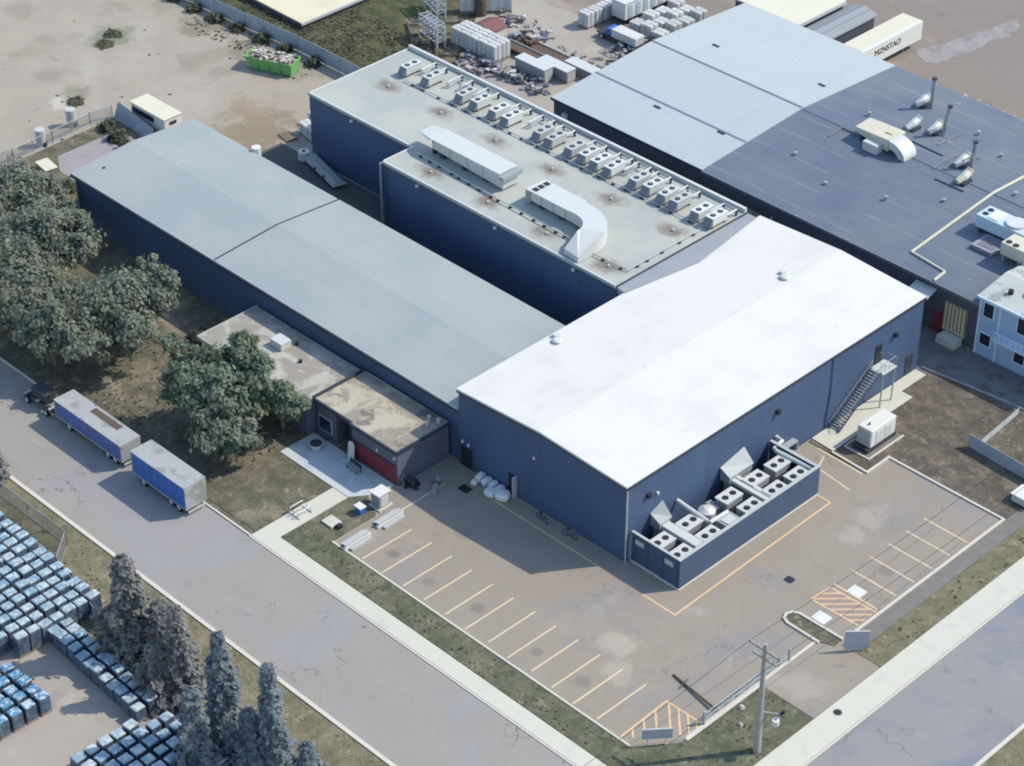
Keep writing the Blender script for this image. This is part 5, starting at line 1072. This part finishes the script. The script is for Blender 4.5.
tag(mb.build('yard_clutter', pm('clutter_mix', (0.24, 0.22, 0.2), 0.3, 0.8, 5, 0.9, patches=(((0.07, 0.09, 0.15), 0.6, 0.5, 0.54, 0.85), ((0.5, 0.5, 0.48), 0.75, 0.54, 0.58, 0.85), ((0.2, 0.1, 0.07), 0.9, 0.6, 0.64, 0.8)))), 'loose boards, crates and scrap littering the storage yard', 'clutter', None, 'stuff')
# steel frames in the field corner
for i, (x, y, rz, lab) in enumerate(((-96.2, 65.0, R(-20), 'tall pale steel rack at the top edge above the dark field'), (-90.3, 59.0, R(-12), 'lower pale steel rack nearer the flat grey roof'))):
    t = thing('steel_rack', lab, 'rack', (x, y, 0.04), rz)
    for sx in (-2.2, 0, 2.2):
        for sy in (-0.6, 0.6): MB().box(sx - 0.09, sx + 0.09, sy - 0.09, sy + 0.09, 0, 3.4).build('upright', M['galv_white'], t, local=True)
    for z in (0.8, 1.7, 2.6, 3.3):
        mb = MB().box(-2.3, 2.3, -0.68, -0.54, z, z + 0.14).box(-2.3, 2.3, 0.54, 0.68, z, z + 0.14)
        for q in range(6): mb.box(-2.1 + q * 0.8, -1.9 + q * 0.8, -0.55, 0.55, z + 0.02, z + 0.1)
        mb.build('shelf', M['galv'], t, local=True)
t = thing('steel_ladder_frame', 'rusty ladder-like steel frame lying on the brown patch beyond the flat roof', 'frame', (-88.6, 62, 0.05))
def fp(px): return px
mb = MB()
for a, b in (((-94.5, 62.8), (-85.6, 55.4)), ((-92.0, 66.0), (-84.0, 57.9)), ((-96.5, 60.2), (-88.0, 54.0))): mb.tube([(a[0], a[1], 0.3), (b[0], b[1], 0.3)], 0.16, 6)
mb.build('rail', M['rust'], t); mb = MB()
for q in (0.08, 0.35, 0.62, 0.9):
    a = Vector((-96.5, 60.2, 0.3)).lerp(Vector((-88.0, 54.0, 0.3)), q); b = Vector((-92.0, 66.0, 0.3)).lerp(Vector((-84.0, 57.9, 0.3)), q); mb.tube([a, b], 0.11, 6)
mb.build('rung', M['rust'], t)
t = thing('tank', 'dark upright tank at the top edge beside the steel frame', 'tank', (-91.5, 71.5 - 2.5, 0.04)); MB().cyl((-91.5, 69.0, 0.04), 0.8, 2.4, 14).build('tank_body', M['rust'], t); MB().cyl((-91.5, 69.0, 2.44), 0.8, 0.3, 14, 0.3).build('cap', M['black'], t)
# rubble at the far eave
mb = MB()
for q in range(160):
    u = rnd.random(); x = -34.0 + u * 13; y = 93.5 + rnd.uniform(-1.3, 1.3)
    mb.cbox(x, y, 0.3 + rnd.uniform(0, .9), rnd.uniform(.3, 1.2), rnd.uniform(.3, .9), rnd.uniform(.2, .8), rnd.uniform(0, 3))
tag(mb.build('rubble_heap', M['rubble']), 'long heap of grey and brown rubble beyond the dark roof eave', 'rubble', None, 'stuff')

# ------------------------------------------------------------------ pallets of the lower yard
pt = thing('wrapped_pallet', '', 'pallet')
lo = MB().box(-0.49, 0.49, -0.55, 0.55, 0.14, 1.5).build('load', M['pallet_side_shaded'], pt, 0.06, local=True)
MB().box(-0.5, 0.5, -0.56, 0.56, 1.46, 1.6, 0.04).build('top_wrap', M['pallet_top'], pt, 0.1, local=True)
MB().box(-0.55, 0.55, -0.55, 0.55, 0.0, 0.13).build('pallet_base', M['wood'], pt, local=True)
def pallets(items, proto, fmt, group):
    used = []
    for (x, y, rz, h, lab) in items:
        o = place(proto, used, (x, y, 0.04), rz + rnd.uniform(-.05, .05), lab, group, 'pallet'); o.scale = (rnd.uniform(.84, .95), rnd.uniform(.98, 1.13), h)
items = []
for i in range(13):                       # rows step along x, each row runs along y
    x = -47.2 + i * 1.45
    for j in range(9):
        y = -39.6 - 0.06 * i - j * 1.3
        if i < 1 and j < 1: continue
        if x < -44 and y < -46: continue
        if i == 12 and j > 6: continue
        items.append((x + rnd.uniform(-.06, .06), y + rnd.uniform(-.06, .06), rnd.uniform(-.04, .04), 1.35 + rnd.uniform(-.12, .12), f'pale blue pallet in the big block, {ORD[i + 1]} row from left, {ORD[j + 1]} from fence'))
pallets(items, pt, '', 'pallets in the big block')
used_p = [1]
def more(proto, items, group, used):
    for (x, y, rz, h, lab) in items:
        o = place(proto, used, (x, y, 0.04), rz + rnd.uniform(-.07, .07), lab, group, 'pallet'); o.scale = (rnd.uniform(.92, 1.06), rnd.uniform(.92, 1.06), h)
items = []
for i in range(12):
    for j in range(2): items.append((-29.2 + i * 1.22, -43.7 - 0.07 * i - j * 1.4, 0, 1.0 + rnd.uniform(-.1, .15), f'blue-grey pallet along the yard fence, {ORD[i + 1]} pair from big block, ' + ('fence side' if j == 0 else 'yard side')))
more(pt, items, 'pallets along the yard fence', used_p)
items = []
for i in range(7):
    for j in range(9):
        if i + j < 2 and i < 1: continue
        if j > 6 + i: continue
        items.append((-14.0 + i * 1.42, -45.2 - j * 1.36, 0, 1.2 + rnd.uniform(-.08, .1), f'wrapped pallet in the bottom block, {ORD[i + 1]} row from left, {ORD[j + 1]} from fence'))
more(pt, items, 'pallets in the bottom block', used_p)
pd = thing('wrapped_pallet', '', 'pallet')
MB().box(-0.49, 0.49, -0.55, 0.55, 0.14, 1.5).build('load', M['pallet_side_shaded'], pd, 0.06, local=True)
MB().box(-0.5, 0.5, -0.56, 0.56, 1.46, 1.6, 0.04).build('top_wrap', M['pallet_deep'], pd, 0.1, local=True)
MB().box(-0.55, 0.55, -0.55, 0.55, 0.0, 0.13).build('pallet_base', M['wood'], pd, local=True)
items = []
for i in range(5):
    for j in range(5): items.append((-27.6 + i * 1.3, -51.2 - j * 1.42, 0, 1.15 + rnd.uniform(-.05, .1), f'vivid blue pallet at the left edge, {ORD[j + 1]} row from fence, {ORD[i + 1]} from back'))
more(pd, items, 'vivid blue pallets at the left edge', [])

# ------------------------------------------------------------------ things around the entrance and the lot
t = thing('bench', 'grey slatted bench on the entrance plaza by the maroon panel', 'bench', (-28.9, -9.3, 0.11), R(-4))
mb = MB()
for q in range(4): mb.box(-0.9, 0.9, -0.28 + q * 0.15, -0.17 + q * 0.15, 0.42, 0.47)
mb.build('seat', M['grey_unit'], t, local=True)
mb = MB()
for q in range(3): mb.box(-0.9, 0.9, 0.3, 0.34, 0.52 + q * 0.16, 0.64 + q * 0.16)
mb.build('backrest', M['trim_dark'], t, local=True)
for sx in (-0.75, 0.75):
    for sy in (-0.24, 0.3): MB().box(sx - 0.04, sx + 0.04, sy - 0.04, sy + 0.04, 0, 0.42 if sy < 0 else 0.9).build('leg', M['black'], t, local=True)
t = thing('leaning_board', 'tall white board with a rounded top leaning on the annex by the bench', 'board', (-30.2, -8.3, 0.11))
n = 10; pr = [(-0.45, 0), (0.45, 0)] + [(0.45 * math.cos(a * PI / n), 1.9 + 0.45 * math.sin(a * PI / n)) for a in range(n + 1)]
mb = MB(); m_ = len(pr)
mb.add([(p[0] - 30.2, -8.55 + 0.2 * p[1] / 2.3, 0.11 + p[1]) for p in pr] + [(p[0] - 30.2, -8.47 + 0.2 * p[1] / 2.3, 0.11 + p[1]) for p in pr], [tuple(range(m_)), tuple(range(m_, 2 * m_))] + [(q, (q + 1) % m_, m_ + (q + 1) % m_, m_ + q) for q in range(m_)])
mb.build('board', M['white_unit'], t); MB().box(-30.6, -29.8, -8.7, -8.55, 0.11, 0.2).build('foot', M['trim_light'], t)
t = thing('planter', 'white bowl planter near the left end of the entrance plaza', 'planter', (-34.2, -9.6, 0.11)); MB().cyl((-34.2, -9.6, 0.11), 0.45, 0.7, 16, 0.75).build('bowl', M['white_unit'], t); MB().cyl((-34.2, -9.6, 0.74), 0.66, 0.09, 16).build('soil', M['trim_dark'], t)
t = thing('utility_cabinet', 'silver utility cabinet at the lot corner by the entrance plaza', 'cabinet', (-22.9, -11.0, 0.1))
MB().box(-23.6, -22.4, -11.7, -10.3, 0.15, 1.7).build('cabinet', M['galv'], t, 0.05); MB().box(-23.7, -22.3, -11.8, -10.2, 1.7, 1.8).build('lid', M['white_unit'], t); MB().box(-22.4, -22.36, -11.5, -10.5, 0.3, 1.5).build('door', M['galv_white'], t); MB().box(-23.8, -22.2, -11.9, -10.1, 0.05, 0.15).build('base', M['kerb'], t)
t = thing('recycling_bin', 'small blue bin at the lot edge behind the silver cabinet', 'bin', (-23.4, -13.3, 0.1)); MB().box(-23.8, -23.0, -13.6, -13.0, 0.12, 0.9, -0.05).build('bin_body', M['trailer_blue'], t); MB().box(-23.9, -22.9, -13.7, -12.9, 0.9, 1.0).build('lid', M['white_unit'], t)
for i, (x, y) in enumerate(((-20.6, -12.0), (-20.4, -16.4))):
    t = thing('plank_stack', 'low stack of pale planks on the lot, ' + ('nearer the maroon panel' if i == 0 else 'nearer the street lawn'), 'planks', (x, y, 0.05), R(2))
    for q, (dx, z, l) in enumerate(((-0.55, 0, 2.9), (0.0, 0, 3.4), (0.55, 0, 2.6), (-0.1, 0.26, 3.1))): MB().box(dx - 0.2, dx + 0.2, -l / 2, l / 2, z, z + 0.24).build('plank', M['trim_light'] if q != 1 else M['white_unit'], t, local=True)
    MB().box(-0.36, -0.22, -1.7, 1.6, 0.25, 0.42).build('dark_bar', M['black'], t, local=True)
t = thing('concrete_slab', 'pale concrete slab set at the lawn edge of the lot', 'slab', (-24.2, -16.2, 0.1)); MB().box(-25.0, -23.5, -16.9, -15.6, 0.08, 0.3).build('slab', M['concrete'], t); MB().box(-23.4, -22.9, -16.5, -16.0, 0.1, 0.45).build('drain_box', M['black'], t)
t = thing('walkway_rack', 'white tubular rack standing at the edge of the walkway', 'rack', (-27.4, -17.3, 0.13))
mb = MB()
for dx in (-0.5, 0.1, 0.7): mb.tube([(-27.6 + dx, -18.2, 0.13), (-27.6 + dx, -18.2, 0.85), (-27.6 + dx, -16.6, 0.85), (-27.6 + dx, -16.6, 0.13)], 0.06, 6)
mb.build('hoop', M['white_unit'], t); MB().box(-28.3, -26.7, -18.25, -18.1, 0.13, 0.22).box(-28.3, -26.7, -16.7, -16.55, 0.13, 0.22).build('base_bar', M['galv'], t)
t = thing('cart', 'dark cluttered handcart by the annex end wall', 'cart', (-22.9, -6.9, 0.05), R(30))
mb = MB().box(-0.7, 0.7, -0.45, 0.45, 0.35, 0.42); mb.build('tray', M['black'], t, local=True)
mb = MB()
for q in range(14): mb.cbox(rnd.uniform(-.5, .5), rnd.uniform(-.3, .3), rnd.uniform(.5, .95), rnd.uniform(.2, .5), rnd.uniform(.15, .4), rnd.uniform(.15, .3), rnd.uniform(0, 3))
mb.build('load', M['chassis'], t, local=True); MB().tube([(-0.7, -0.4, 0.4), (-0.95, -0.4, 1.0), (-0.95, 0.4, 1.0), (-0.7, 0.4, 0.4)], 0.03, 6).build('handle', M['galv'], t, local=True)
for sx in (-0.5, 0.5):
    for sy in (-0.42, 0.42):
        o = MB(); o.m = Matrix.Translation((sx, sy, 0.17)) @ Matrix.Rotation(PI / 2, 4, 'X'); o.cyl((0, 0, -0.04), 0.2, 0.08, 12); o.build('wheel', M['rubber'], t, local=True)
# white sacks along the navy wall
def sack(label, x, y, s, rz):
    t = thing('sack', label, 'sack', (x, y, 0.05), rz, 'white sacks along the navy wall')
    bm_ = bmesh.new(); bmesh.ops.create_icosphere(bm_, subdivisions=3, radius=1.0)
    for v in bm_.verts:
        q = v.co.copy(); e = 0.55
        v.co = Vector((math.copysign(abs(q.x) ** e, q.x) * s[0], math.copysign(abs(q.y) ** e, q.y) * s[1], (math.copysign(abs(q.z) ** e, q.z) + 1) * s[2] / 2))
        v.co += Vector((1, 1, .6)) * 0.05 * mnoise.noise(q * 2.1 + Vector((x, y, 0)))
        v.co.z = max(v.co.z, 0)
    me = bpy.data.meshes.new('bag'); bm_.to_mesh(me); bm_.free(); me.materials.append(M['sack'])
    for p in me.polygons: p.use_smooth = True
    o = bpy.data.objects.new('bag', me); COL.objects.link(o); o.parent = t
    MB().cyl((0, 0, s[2] * 0.97), 0.12, 0.12, 8, 0.2).build('tied_neck', M['sack'], t, local=True)
for (x, y, s, rz, lab) in ((-18.9, -1.45, (.38, .6, .85), 0.1, 'slim white sack closest to the double door'), (-18.0, -1.45, (.36, .6, .8), -.1, 'slim white sack second along the wall from the double door'), (-17.1, -1.45, (.36, .6, .8), .15, 'slim white sack third along the wall from the double door'), (-16.2, -1.45, (.36, .6, .75), -.2, 'slim white sack beside the far dark door'), (-18.9, -2.3, (.32, .35, .5), .4, 'small white sack on the ground in front of the slim ones'), (-16.5, -2.35, (.62, .62, .8), .2, 'big round white sack in front, nearer the double door'), (-15.3, -1.95, (.72, .68, .9), .5, 'biggest round white sack, nearer the far dark door')):
    sack(lab, x, y, s, rz)
t = thing('floor_mat', 'dark mat on the asphalt beside the white sacks', 'mat', (-19.0, -3.4, 0.05)); MB().box(-19.6, -18.4, -3.9, -3.0, 0.05, 0.12).build('mat', M['rubber'], t); MB().box(-19.65, -18.35, -3.95, -3.9, 0.05, 0.13).build('edge_strip', M['trim_dark'], t)
t = thing('tarp_roll', 'grey rolled tarp lying on the lot by the first stall line', 'roll', (-21.2, -5.6, 0.05)); MB().tube([(-21.9, -4.4, 0.35), (-20.6, -6.2, 0.3)], 0.3, 12).build('roll', M['grey_unit'], t); MB().tube([(-21.4, -5.1, 0.34), (-21.25, -5.3, 0.33)], 0.33, 12).build('tie', M['trim_dark'], t)
for i, (x, y) in enumerate(((-10.2, -1.6), (-6.6, -1.5))):
    t = thing('bicycle', 'dark bicycle leaning at the navy wall, ' + ('farther from the block corner' if i == 0 else 'nearer the block corner'), 'bicycle', (x, y, 0.05), R(8 if i else -6))
    for sx in (-0.52, 0.52):
        o = MB(); o.tube([(sx + 0.34 * math.cos(a * PI / 8), 0, 0.34 + 0.34 * math.sin(a * PI / 8)) for a in range(17)], 0.035, 6); o.build('wheel', M['rubber'], t, local=True)
    MB().tube([(-0.52, 0, 0.34), (-0.15, 0, 0.85), (0.4, 0, 0.85), (0.52, 0, 0.34)], 0.03, 6).tube([(-0.15, 0, 0.85), (0, 0, 0.3), (0.4, 0, 0.85)], 0.03, 6).build('frame', M['black'], t, local=True)
    MB().box(-0.32, -0.05, -0.07, 0.07, 0.92, 1.0).build('saddle', M['black'], t, local=True); MB().tube([(0.4, -0.28, 1.0), (0.42, 0, 1.02), (0.4, 0.28, 1.0)], 0.025, 6).build('handlebar', M['galv'], t, local=True)

# ------------------------------------------------------------------ trees, shrubs, grass
def cards(mb_v, mb_f, c, size, n_out, rng):
    a = rng.uniform(0, 2 * PI); t = Vector((math.cos(a), math.sin(a), rng.uniform(-.5, .5))).normalized()
    n = (n_out + Vector((rng.uniform(-1, 1), rng.uniform(-1, 1), rng.uniform(-.3, 1.2))) * 0.75)
    n.normalize(); u = n.cross(t)
    if u.length < 0.01: return
    u.normalize(); v = n.cross(u); L = size * rng.uniform(.5, 1.0) ** 1.5 * 1.9; W = L * rng.uniform(.45, .75)
    o = len(mb_v)
    mb_v += [tuple(c - u * L), tuple(c + v * W + n * L * 0.12), tuple(c + u * L), tuple(c - v * W + n * L * 0.12)]
    mb_f.append((o, o + 1, o + 2, o + 3))
def leaf_obj(name, vs, fs, mat, parent):
    me = bpy.data.meshes.new(name); inv = parent.location if parent else Vector((0, 0, 0))
    me.from_pydata([tuple(Vector(p) - inv) for p in vs], [], fs); me.materials.append(mat)
    o = bpy.data.objects.new(name, me); COL.objects.link(o)
    if parent: o.parent = parent
    return o
def tree(x, y, h, blobs, mat, label, n=5200, size=0.24, seed=1, group=None, name='broadleaf_tree'):
    """blobs: (dx, dy, z, rx, ry, rz) lobes of the crown"""
    K = 1.36; n = int(n * 3.2); size *= 0.82
    blobs = [(b[0] * K, b[1] * K, b[2] * 1.1, b[3] * K, b[4] * K, b[5] * 1.2) for b in blobs]
    rng = random.Random(seed); t = thing(name, label, 'tree', (x, y, 0), 0, group)
    mb = MB(); mb.tube([(x, y, -0.1), (x + .1, y, h * .18), (x - .05, y + .1, h * .4), (x, y, h * .62)], [.3, .24, .18, .1], 9)
    for b in blobs:
        s = rng.uniform(.2, .45) * h; c = Vector((x + b[0], y + b[1], b[2])); p0 = Vector((x, y, s)); m1 = p0.lerp(c, .5) + Vector((0, 0, -.25))
        mb.tube([p0, m1, c], [.13, .09, .04], 6)
        for q in range(4):
            e = c + Vector((rng.uniform(-1, 1) * b[3], rng.uniform(-1, 1) * b[4], rng.uniform(-.4, .9) * b[5])) * .85; mb.tube([m1.lerp(c, rng.random()), e], [.05, .02], 5)
    for b in blobs:
        for q in range(7):
            d = Vector((rng.gauss(0, 1), rng.gauss(0, 1), rng.gauss(0, .7) + .3)).normalized(); c = Vector((x + b[0], y + b[1], b[2]))
            e = c + Vector((d.x * b[3], d.y * b[4], d.z * b[5])) * rng.uniform(1.0, 1.3); mb.tube([c.lerp(e, .3), c.lerp(e, .7) + Vector((0, 0, .12)), e], [.05, .03, .012], 4)
    mb.build('trunk', M['bark'], t)
    vs = []; fs = []
    tot = sum(b[3] * b[4] * b[5] for b in blobs)
    for b in blobs:
        nb = int(n * b[3] * b[4] * b[5] / tot); c = Vector((x + b[0], y + b[1], b[2]))
        nc = max(8, nb // 95); 
        for q in range(nc):
            d = Vector((rng.gauss(0, 1), rng.gauss(0, 1), rng.gauss(0, 1) + .25)).normalized(); r = rng.uniform(.4, 1.18) * (0.82 + .75 * mnoise.noise(d * 1.9 + Vector((seed, b[0], b[1]))))
            cc = c + Vector((d.x * b[3] * r, d.y * b[4] * r, d.z * b[5] * r)); cs = rng.uniform(.35, .75) * min(b[3], b[4]) * .5
            for k in range(nb // nc):
                g = Vector((rng.gauss(0, .5), rng.gauss(0, .5), rng.gauss(0, .42))) * cs
                p = cc + g
                if p.z < 0.4: continue
                cards(vs, fs, p, size, (g.normalized() if g.length > 0 else d) * .7 + d * .6, rng)
    leaf_obj('crown', vs, fs, mat, t)
    return t
tree(-80.0, -11.0, 8.5, [(0, 0, 5.2, 3.2, 3.0, 2.2), (3.5, 1.6, 4.4, 2.3, 2.2, 1.9), (-3.2, -1.4, 4.6, 2.6, 2.4, 1.9), (0.6, 2.8, 5.8, 2.0, 1.8, 1.7)], M['leaf'], 'spreading grey-green tree at the left edge nearest the hall corner', 6500, seed=3)
tree(-89.0, -6.5, 7.0, [(0, 0, 4.6, 2.9, 2.7, 1.9), (-3.0, 0.6, 4.2, 2.4, 2.2, 1.7), (2.4, 1.2, 3.9, 1.9, 1.8, 1.5)], M['leaf'], 'pale tree at the left edge just below the chain-link corner', 5000, seed=4)
tree(-72.5, -17.2, 9.0, [(0, 0, 5.6, 3.3, 3.0, 2.2), (2.8, -1.2, 4.6, 2.4, 2.4, 2.0), (-3.0, 0.6, 5.0, 2.5, 2.3, 2.0), (-5.2, -2.4, 4.3, 2.2, 2.2, 1.9)], M['leaf'], 'broad grey-green tree at the left edge behind the truck chassis', 6500, seed=5)
tree(-61.2, -13.4, 9.6, [(0, 0, 5.9, 3.3, 3.0, 2.4), (1.6, 2.8, 6.6, 2.1, 1.9, 2.0), (-2.9, -1.8, 5.0, 2.5, 2.4, 2.0), (2.9, -0.6, 5.4, 2.1, 2.0, 2.0), (0.0, 3.2, 8.6, 0.9, 0.9, 1.2)], M['leaf'], 'large rounded tree overlapping the dark hall wall', 7500, seed=8)
tree(-63.0, -20.6, 9.0, [(0, 0, 5.8, 2.9, 2.2, 1.9), (-3.2, 0.2, 5.6, 2.5, 2.0, 1.8), (2.5, 0.8, 4.9, 2.0, 1.9, 1.7), (-6.0, 0.2, 5.6, 2.3, 1.9, 1.7)], M['leaf'], 'wide tree hanging over the kerb above the long trailer', 6500, seed=11)
tree(-44.4, -15.8, 9.8, [(0, 0, 5.4, 2.6, 2.4, 2.2), (-2.4, -0.3, 4.9, 1.3, 1.3, 3.0), (-3.0, -0.2, 8.0, 0.55, 0.55, 2.0), (2.6, 0.6, 4.0, 2.3, 2.0, 1.8), (4.2, -1.4, 3.4, 1.9, 1.8, 1.5)], M['leaf_b'], 'ragged tree with a pointed side spire beside the blue trailers', 7500, seed=14)
tree(-43.2, -10.9, 9.2, [(0, 0, 6.0, 1.9, 1.8, 2.5), (1.6, -0.4, 5.2, 1.7, 1.6, 2.1), (-0.8, 0.4, 7.8, 1.1, 1.0, 1.4)], M['leaf_b'], 'upright green tree rising over the brown annex roof', 5000, seed=18)
tree(-38.4, -10.4, 5.8, [(0, 0, 4.3, 1.4, 1.3, 1.4), (0.8, 0.8, 3.3, 1.1, 1.1, 1.2)], M['leaf_b'], 'small bright green tree before the brown annex near the entrance', 2600, 0.22, seed=21)
tree(-38.8, -17.6, 7.6, [(0, 0, 3.6, 2.1, 1.7, 1.8), (-2.4, 0.4, 3.4, 1.7, 1.4, 1.6), (1.4, 1.0, 3.2, 1.4, 1.3, 1.4), (-0.6, 0.6, 5.6, 1.3, 1.2, 1.5)], M['leaf'], 'low pale tree behind the shorter blue trailer roof', 3600, seed=24)
def conifer(x, y, h, r, mat, label, seed, n=3600, lean=0.0):
    rng = random.Random(seed); t = thing('conifer', label, 'tree', (x, y, 0), 0, 'conifers along the lower verge')
    mb = MB(); mb.tube([(x, y, -.1), (x + lean * .5, y, h * .5), (x + lean, y, h * .97)], [.24, .14, .03], 8)
    vs = []; fs = []; layers = int(h * 2.6)
    for i in range(layers):
        f = i / layers; z = .5 + f * (h - .5); rr = 1.55 * r * (.36 * (1 - f) ** .4 + .64 * (1 - f) ** 1.7) * (0.78 + .45 * mnoise.noise(Vector((seed, f * 6, 0)))) + .12
        nb = max(5, int(11 * (1 - f) + 5)); a0 = rng.uniform(0, 6.3)
        for k in range(nb):
            a = a0 + 2 * PI * k / nb + rng.uniform(-.3, .3); l = rr * rng.uniform(.5, 1.2) * (.95 + .7 * mnoise.noise(Vector((math.cos(a) * 1.3, math.sin(a) * 1.3 + seed, f * 5)))); e = Vector((x + lean * f + math.cos(a) * l, y + math.sin(a) * l, z - l * .22 + .18))
            s = Vector((x + lean * f, y, z))
            if i % 4 == 0 and k % 3 == 0: mb.tube([s, e], [.04, .012], 4)
            m_ = max(5, int(3.0 * n / layers / nb))
            for q in range(m_):
                u = rng.uniform(.25, 1.05); p = s.lerp(e, u) + Vector((rng.gauss(0, .16), rng.gauss(0, .16), rng.gauss(0, .12)))
                cards(vs, fs, p, .15 + .05 * (1 - f), Vector((math.cos(a), math.sin(a), .9)), rng)
    mb.build('trunk', M['bark'], t); leaf_obj('crown', vs, fs, M[mat], t)
conifer(-22.4, -41.4, 11.8, 2.9, 'needle_b', 'broad grey conifer farthest up the verge, beside the pallet fence', 2, 8500)
conifer(-19.2, -40.2, 7.8, 2.5, 'needle_b', 'stubby dark conifer between the broad grey one and its slim neighbour', 31, 5500)
conifer(-15.3, -41.3, 10.4, 1.7, 'needle_b', 'slim-topped violet-grey conifer with a wide skirt, second big one down the verge', 4, 5500)
conifer(-16.6, -42.8, 6.4, 2.2, 'needle_b', 'short bushy conifer at the pallet fence under the slim violet-grey one', 33, 4500)
conifer(-7.0, -43.0, 13.6, 2.1, 'needle', 'tallest blue-grey conifer near the bottom edge', 6, 7000)
conifer(-2.3, -41.7, 12.4, 1.35, 'needle', 'narrow column-like blue conifer right of the tallest one', 9, 5500)
conifer(-7.0, -46.2, 9.6, 1.7, 'needle', 'blue conifer standing among the bottom pallets', 12, 4500)
conifer(-4.0, -42.8, 7.0, 1.6, 'needle', 'short dark conifer wedged between the tallest and the narrow blue ones', 35, 4000)
conifer(2.0, -41.6, 6.4, 1.5, 'needle', 'small dark conifer at the bottom edge right of the others', 15, 3500)
conifer(-53.0, -35.2, 5.2, .95, 'needle_b', 'small dark conifer at the left edge across the street from the trailers', 17, 2600)
conifer(-26.8, -38.8, 4.6, 1.2, 'needle_b', 'low dark shrub-like conifer first along the pallet fence', 19, 2600)
def bush(x, y, r, h, label, seed, n=420, mat='bush', name='bush', z0=0.0):
    rng = random.Random(seed); t = thing(name, label, 'bush', (x, y, z0), 0)
    mb = MB()
    for k in range(5):
        a = rng.uniform(0, 6.3); mb.tube([(x, y, z0 - .05), (x + math.cos(a) * r * .6, y + math.sin(a) * r * .6, z0 + h * .8)], [.04, .015], 4)
    mb.build('stem', M['bark'], t)
    vs = []; fs = []
    for k in range(n):
        d = Vector((rng.gauss(0, 1), rng.gauss(0, 1), abs(rng.gauss(0, 1)))).normalized(); q = rng.uniform(.4, 1.08) * (.8 + .5 * mnoise.noise(d * 2 + Vector((seed * 3.1, 0, 0))))
        cards(vs, fs, Vector((x + d.x * r * q, y + d.y * r * q, z0 + .08 + d.z * h * q)), .17, d, rng)
    leaf_obj('foliage', vs, fs, M[mat], t)
WHERE = ['at the very top', 'just below the top', 'level with the grass field corner', 'above the green skip', 'behind the green skip', 'right of the green skip', 'closest to the flat grey roof']
for i, (x, y) in enumerate(((-124.0, 42.6), (-119.6, 42.6), (-115.2, 42.8), (-111.0, 43.0), (-106.5, 43.4), (-102.0, 43.6), (-96.5, 43.8))):
    bush(x, y, 1.2 + .3 * rnd.random(), 1.0 + .4 * rnd.random(), f'weedy bush under the long privacy fence, {WHERE[i]}', 40 + i)
for i, (x, y, r, lab) in enumerate(((-101.5, 14.6, 1.3, 'dark bush below the tarpaulin screen'), (-98.8, 14.0, 1.5, 'wide bush between paved pad and cream-topped trailer'), (-95.8, 13.4, 1.2, 'bush nearest the hall corner by the paved pad'), (-96.6, 1.6, 1.0, 'bush between the small crate and the chain-link corner'), (-93.0, 2.6, 1.1, 'bush close to the hall corner near the small crate'), (-91.5, -4.0, 1.9, 'large shrub in the hall shade at the left'), (-99.0, -4.0, 1.8, 'shrub left of the chain-link corner'), (-57.5, -6.0, 1.6, 'shrub against the dark hall wall left of the brown annex'))):
    bush(x, y, r, 1.2 + .2 * r, lab, 60 + i, 700)
for i, (x, y, lab) in enumerate(((-110, 16, 'small weed clump alone on the open dirt, left of the cream trailer'), (-121.5, 30.5, 'green weed patch at the top left of the dirt lot'), (-120.0, 28.0, 'smaller weed patch beside the top left one'))):
    bush(x, y, 1.5, .35, lab, 80 + i, 420, 'weed', 'weed_clump')
# planting along the lawn strip: small stones and tufts, low dense mass
def tufts(name, polys, n, mat, label, size, seed, z):
    rng = random.Random(seed); vs = []; fs = []
    for (x0, x1, y0, y1, share) in polys:
        for k in range(int(n * share)):
            x, y = rng.uniform(x0, x1), rng.uniform(y0, y1)
            if mnoise.noise(Vector((x * .35, y * .35, seed))) < rng.uniform(-.5, .35): continue
            for q in range(3):
                a = rng.uniform(0, 2 * PI); s = size * rng.uniform(.5, 1.4); o = len(vs); dx, dy = math.cos(a) * s * .5, math.sin(a) * s * .5; lx, ly = rng.uniform(-.3, .3) * s, rng.uniform(-.3, .3) * s
                vs += [(x - dx, y - dy, z), (x + dx, y + dy, z), (x + dx * .7 + lx * 2, y + dy * .7 + ly * 2, z + s * .45), (x - dx * .7 + lx * 2, y - dy * .7 + ly * 2, z + s * .4)]; fs.append((o, o + 1, o + 2, o + 3))
    o = leaf_obj(name, vs, fs, M[mat], None); tag(o, label, 'grass', None, 'stuff')
tufts('grass_tufts', [(-26, 19, -21, -18.4, .5), (19.9, 25.5, -20.5, -4.5, .25), (23.1, 25.6, 5.3, 50, .25)], 420, 'weed', 'short rough grass tufts on the strips round the parking lot', .22, 3, .09)
tufts('grass_tufts', [(-60, 28, -41.5, -34.6, 1)], 420, 'tuft', 'dry grass tufts on the verge along the lower side of the street', .22, 5, .05)
tufts('weed_tufts', [(-110, -37, -22, -9.2, .6)], 2600, 'weed', 'low weeds on the rough ground beside the buildings', .26, 7, .04)
tufts('field_tufts', [(-120, -86, 46, 58, 1)], 4000, 'weed', 'grass tufts of the dark field beyond the privacy fence', .35, 9, .03)
tufts('dirt_weeds', [(-135, -100, -6, 42, .12), (-118, -95, 39, 43.5, .5)], 420, 'bush', 'sparse dark weeds scattered over the dirt lot', .3, 11, .0)
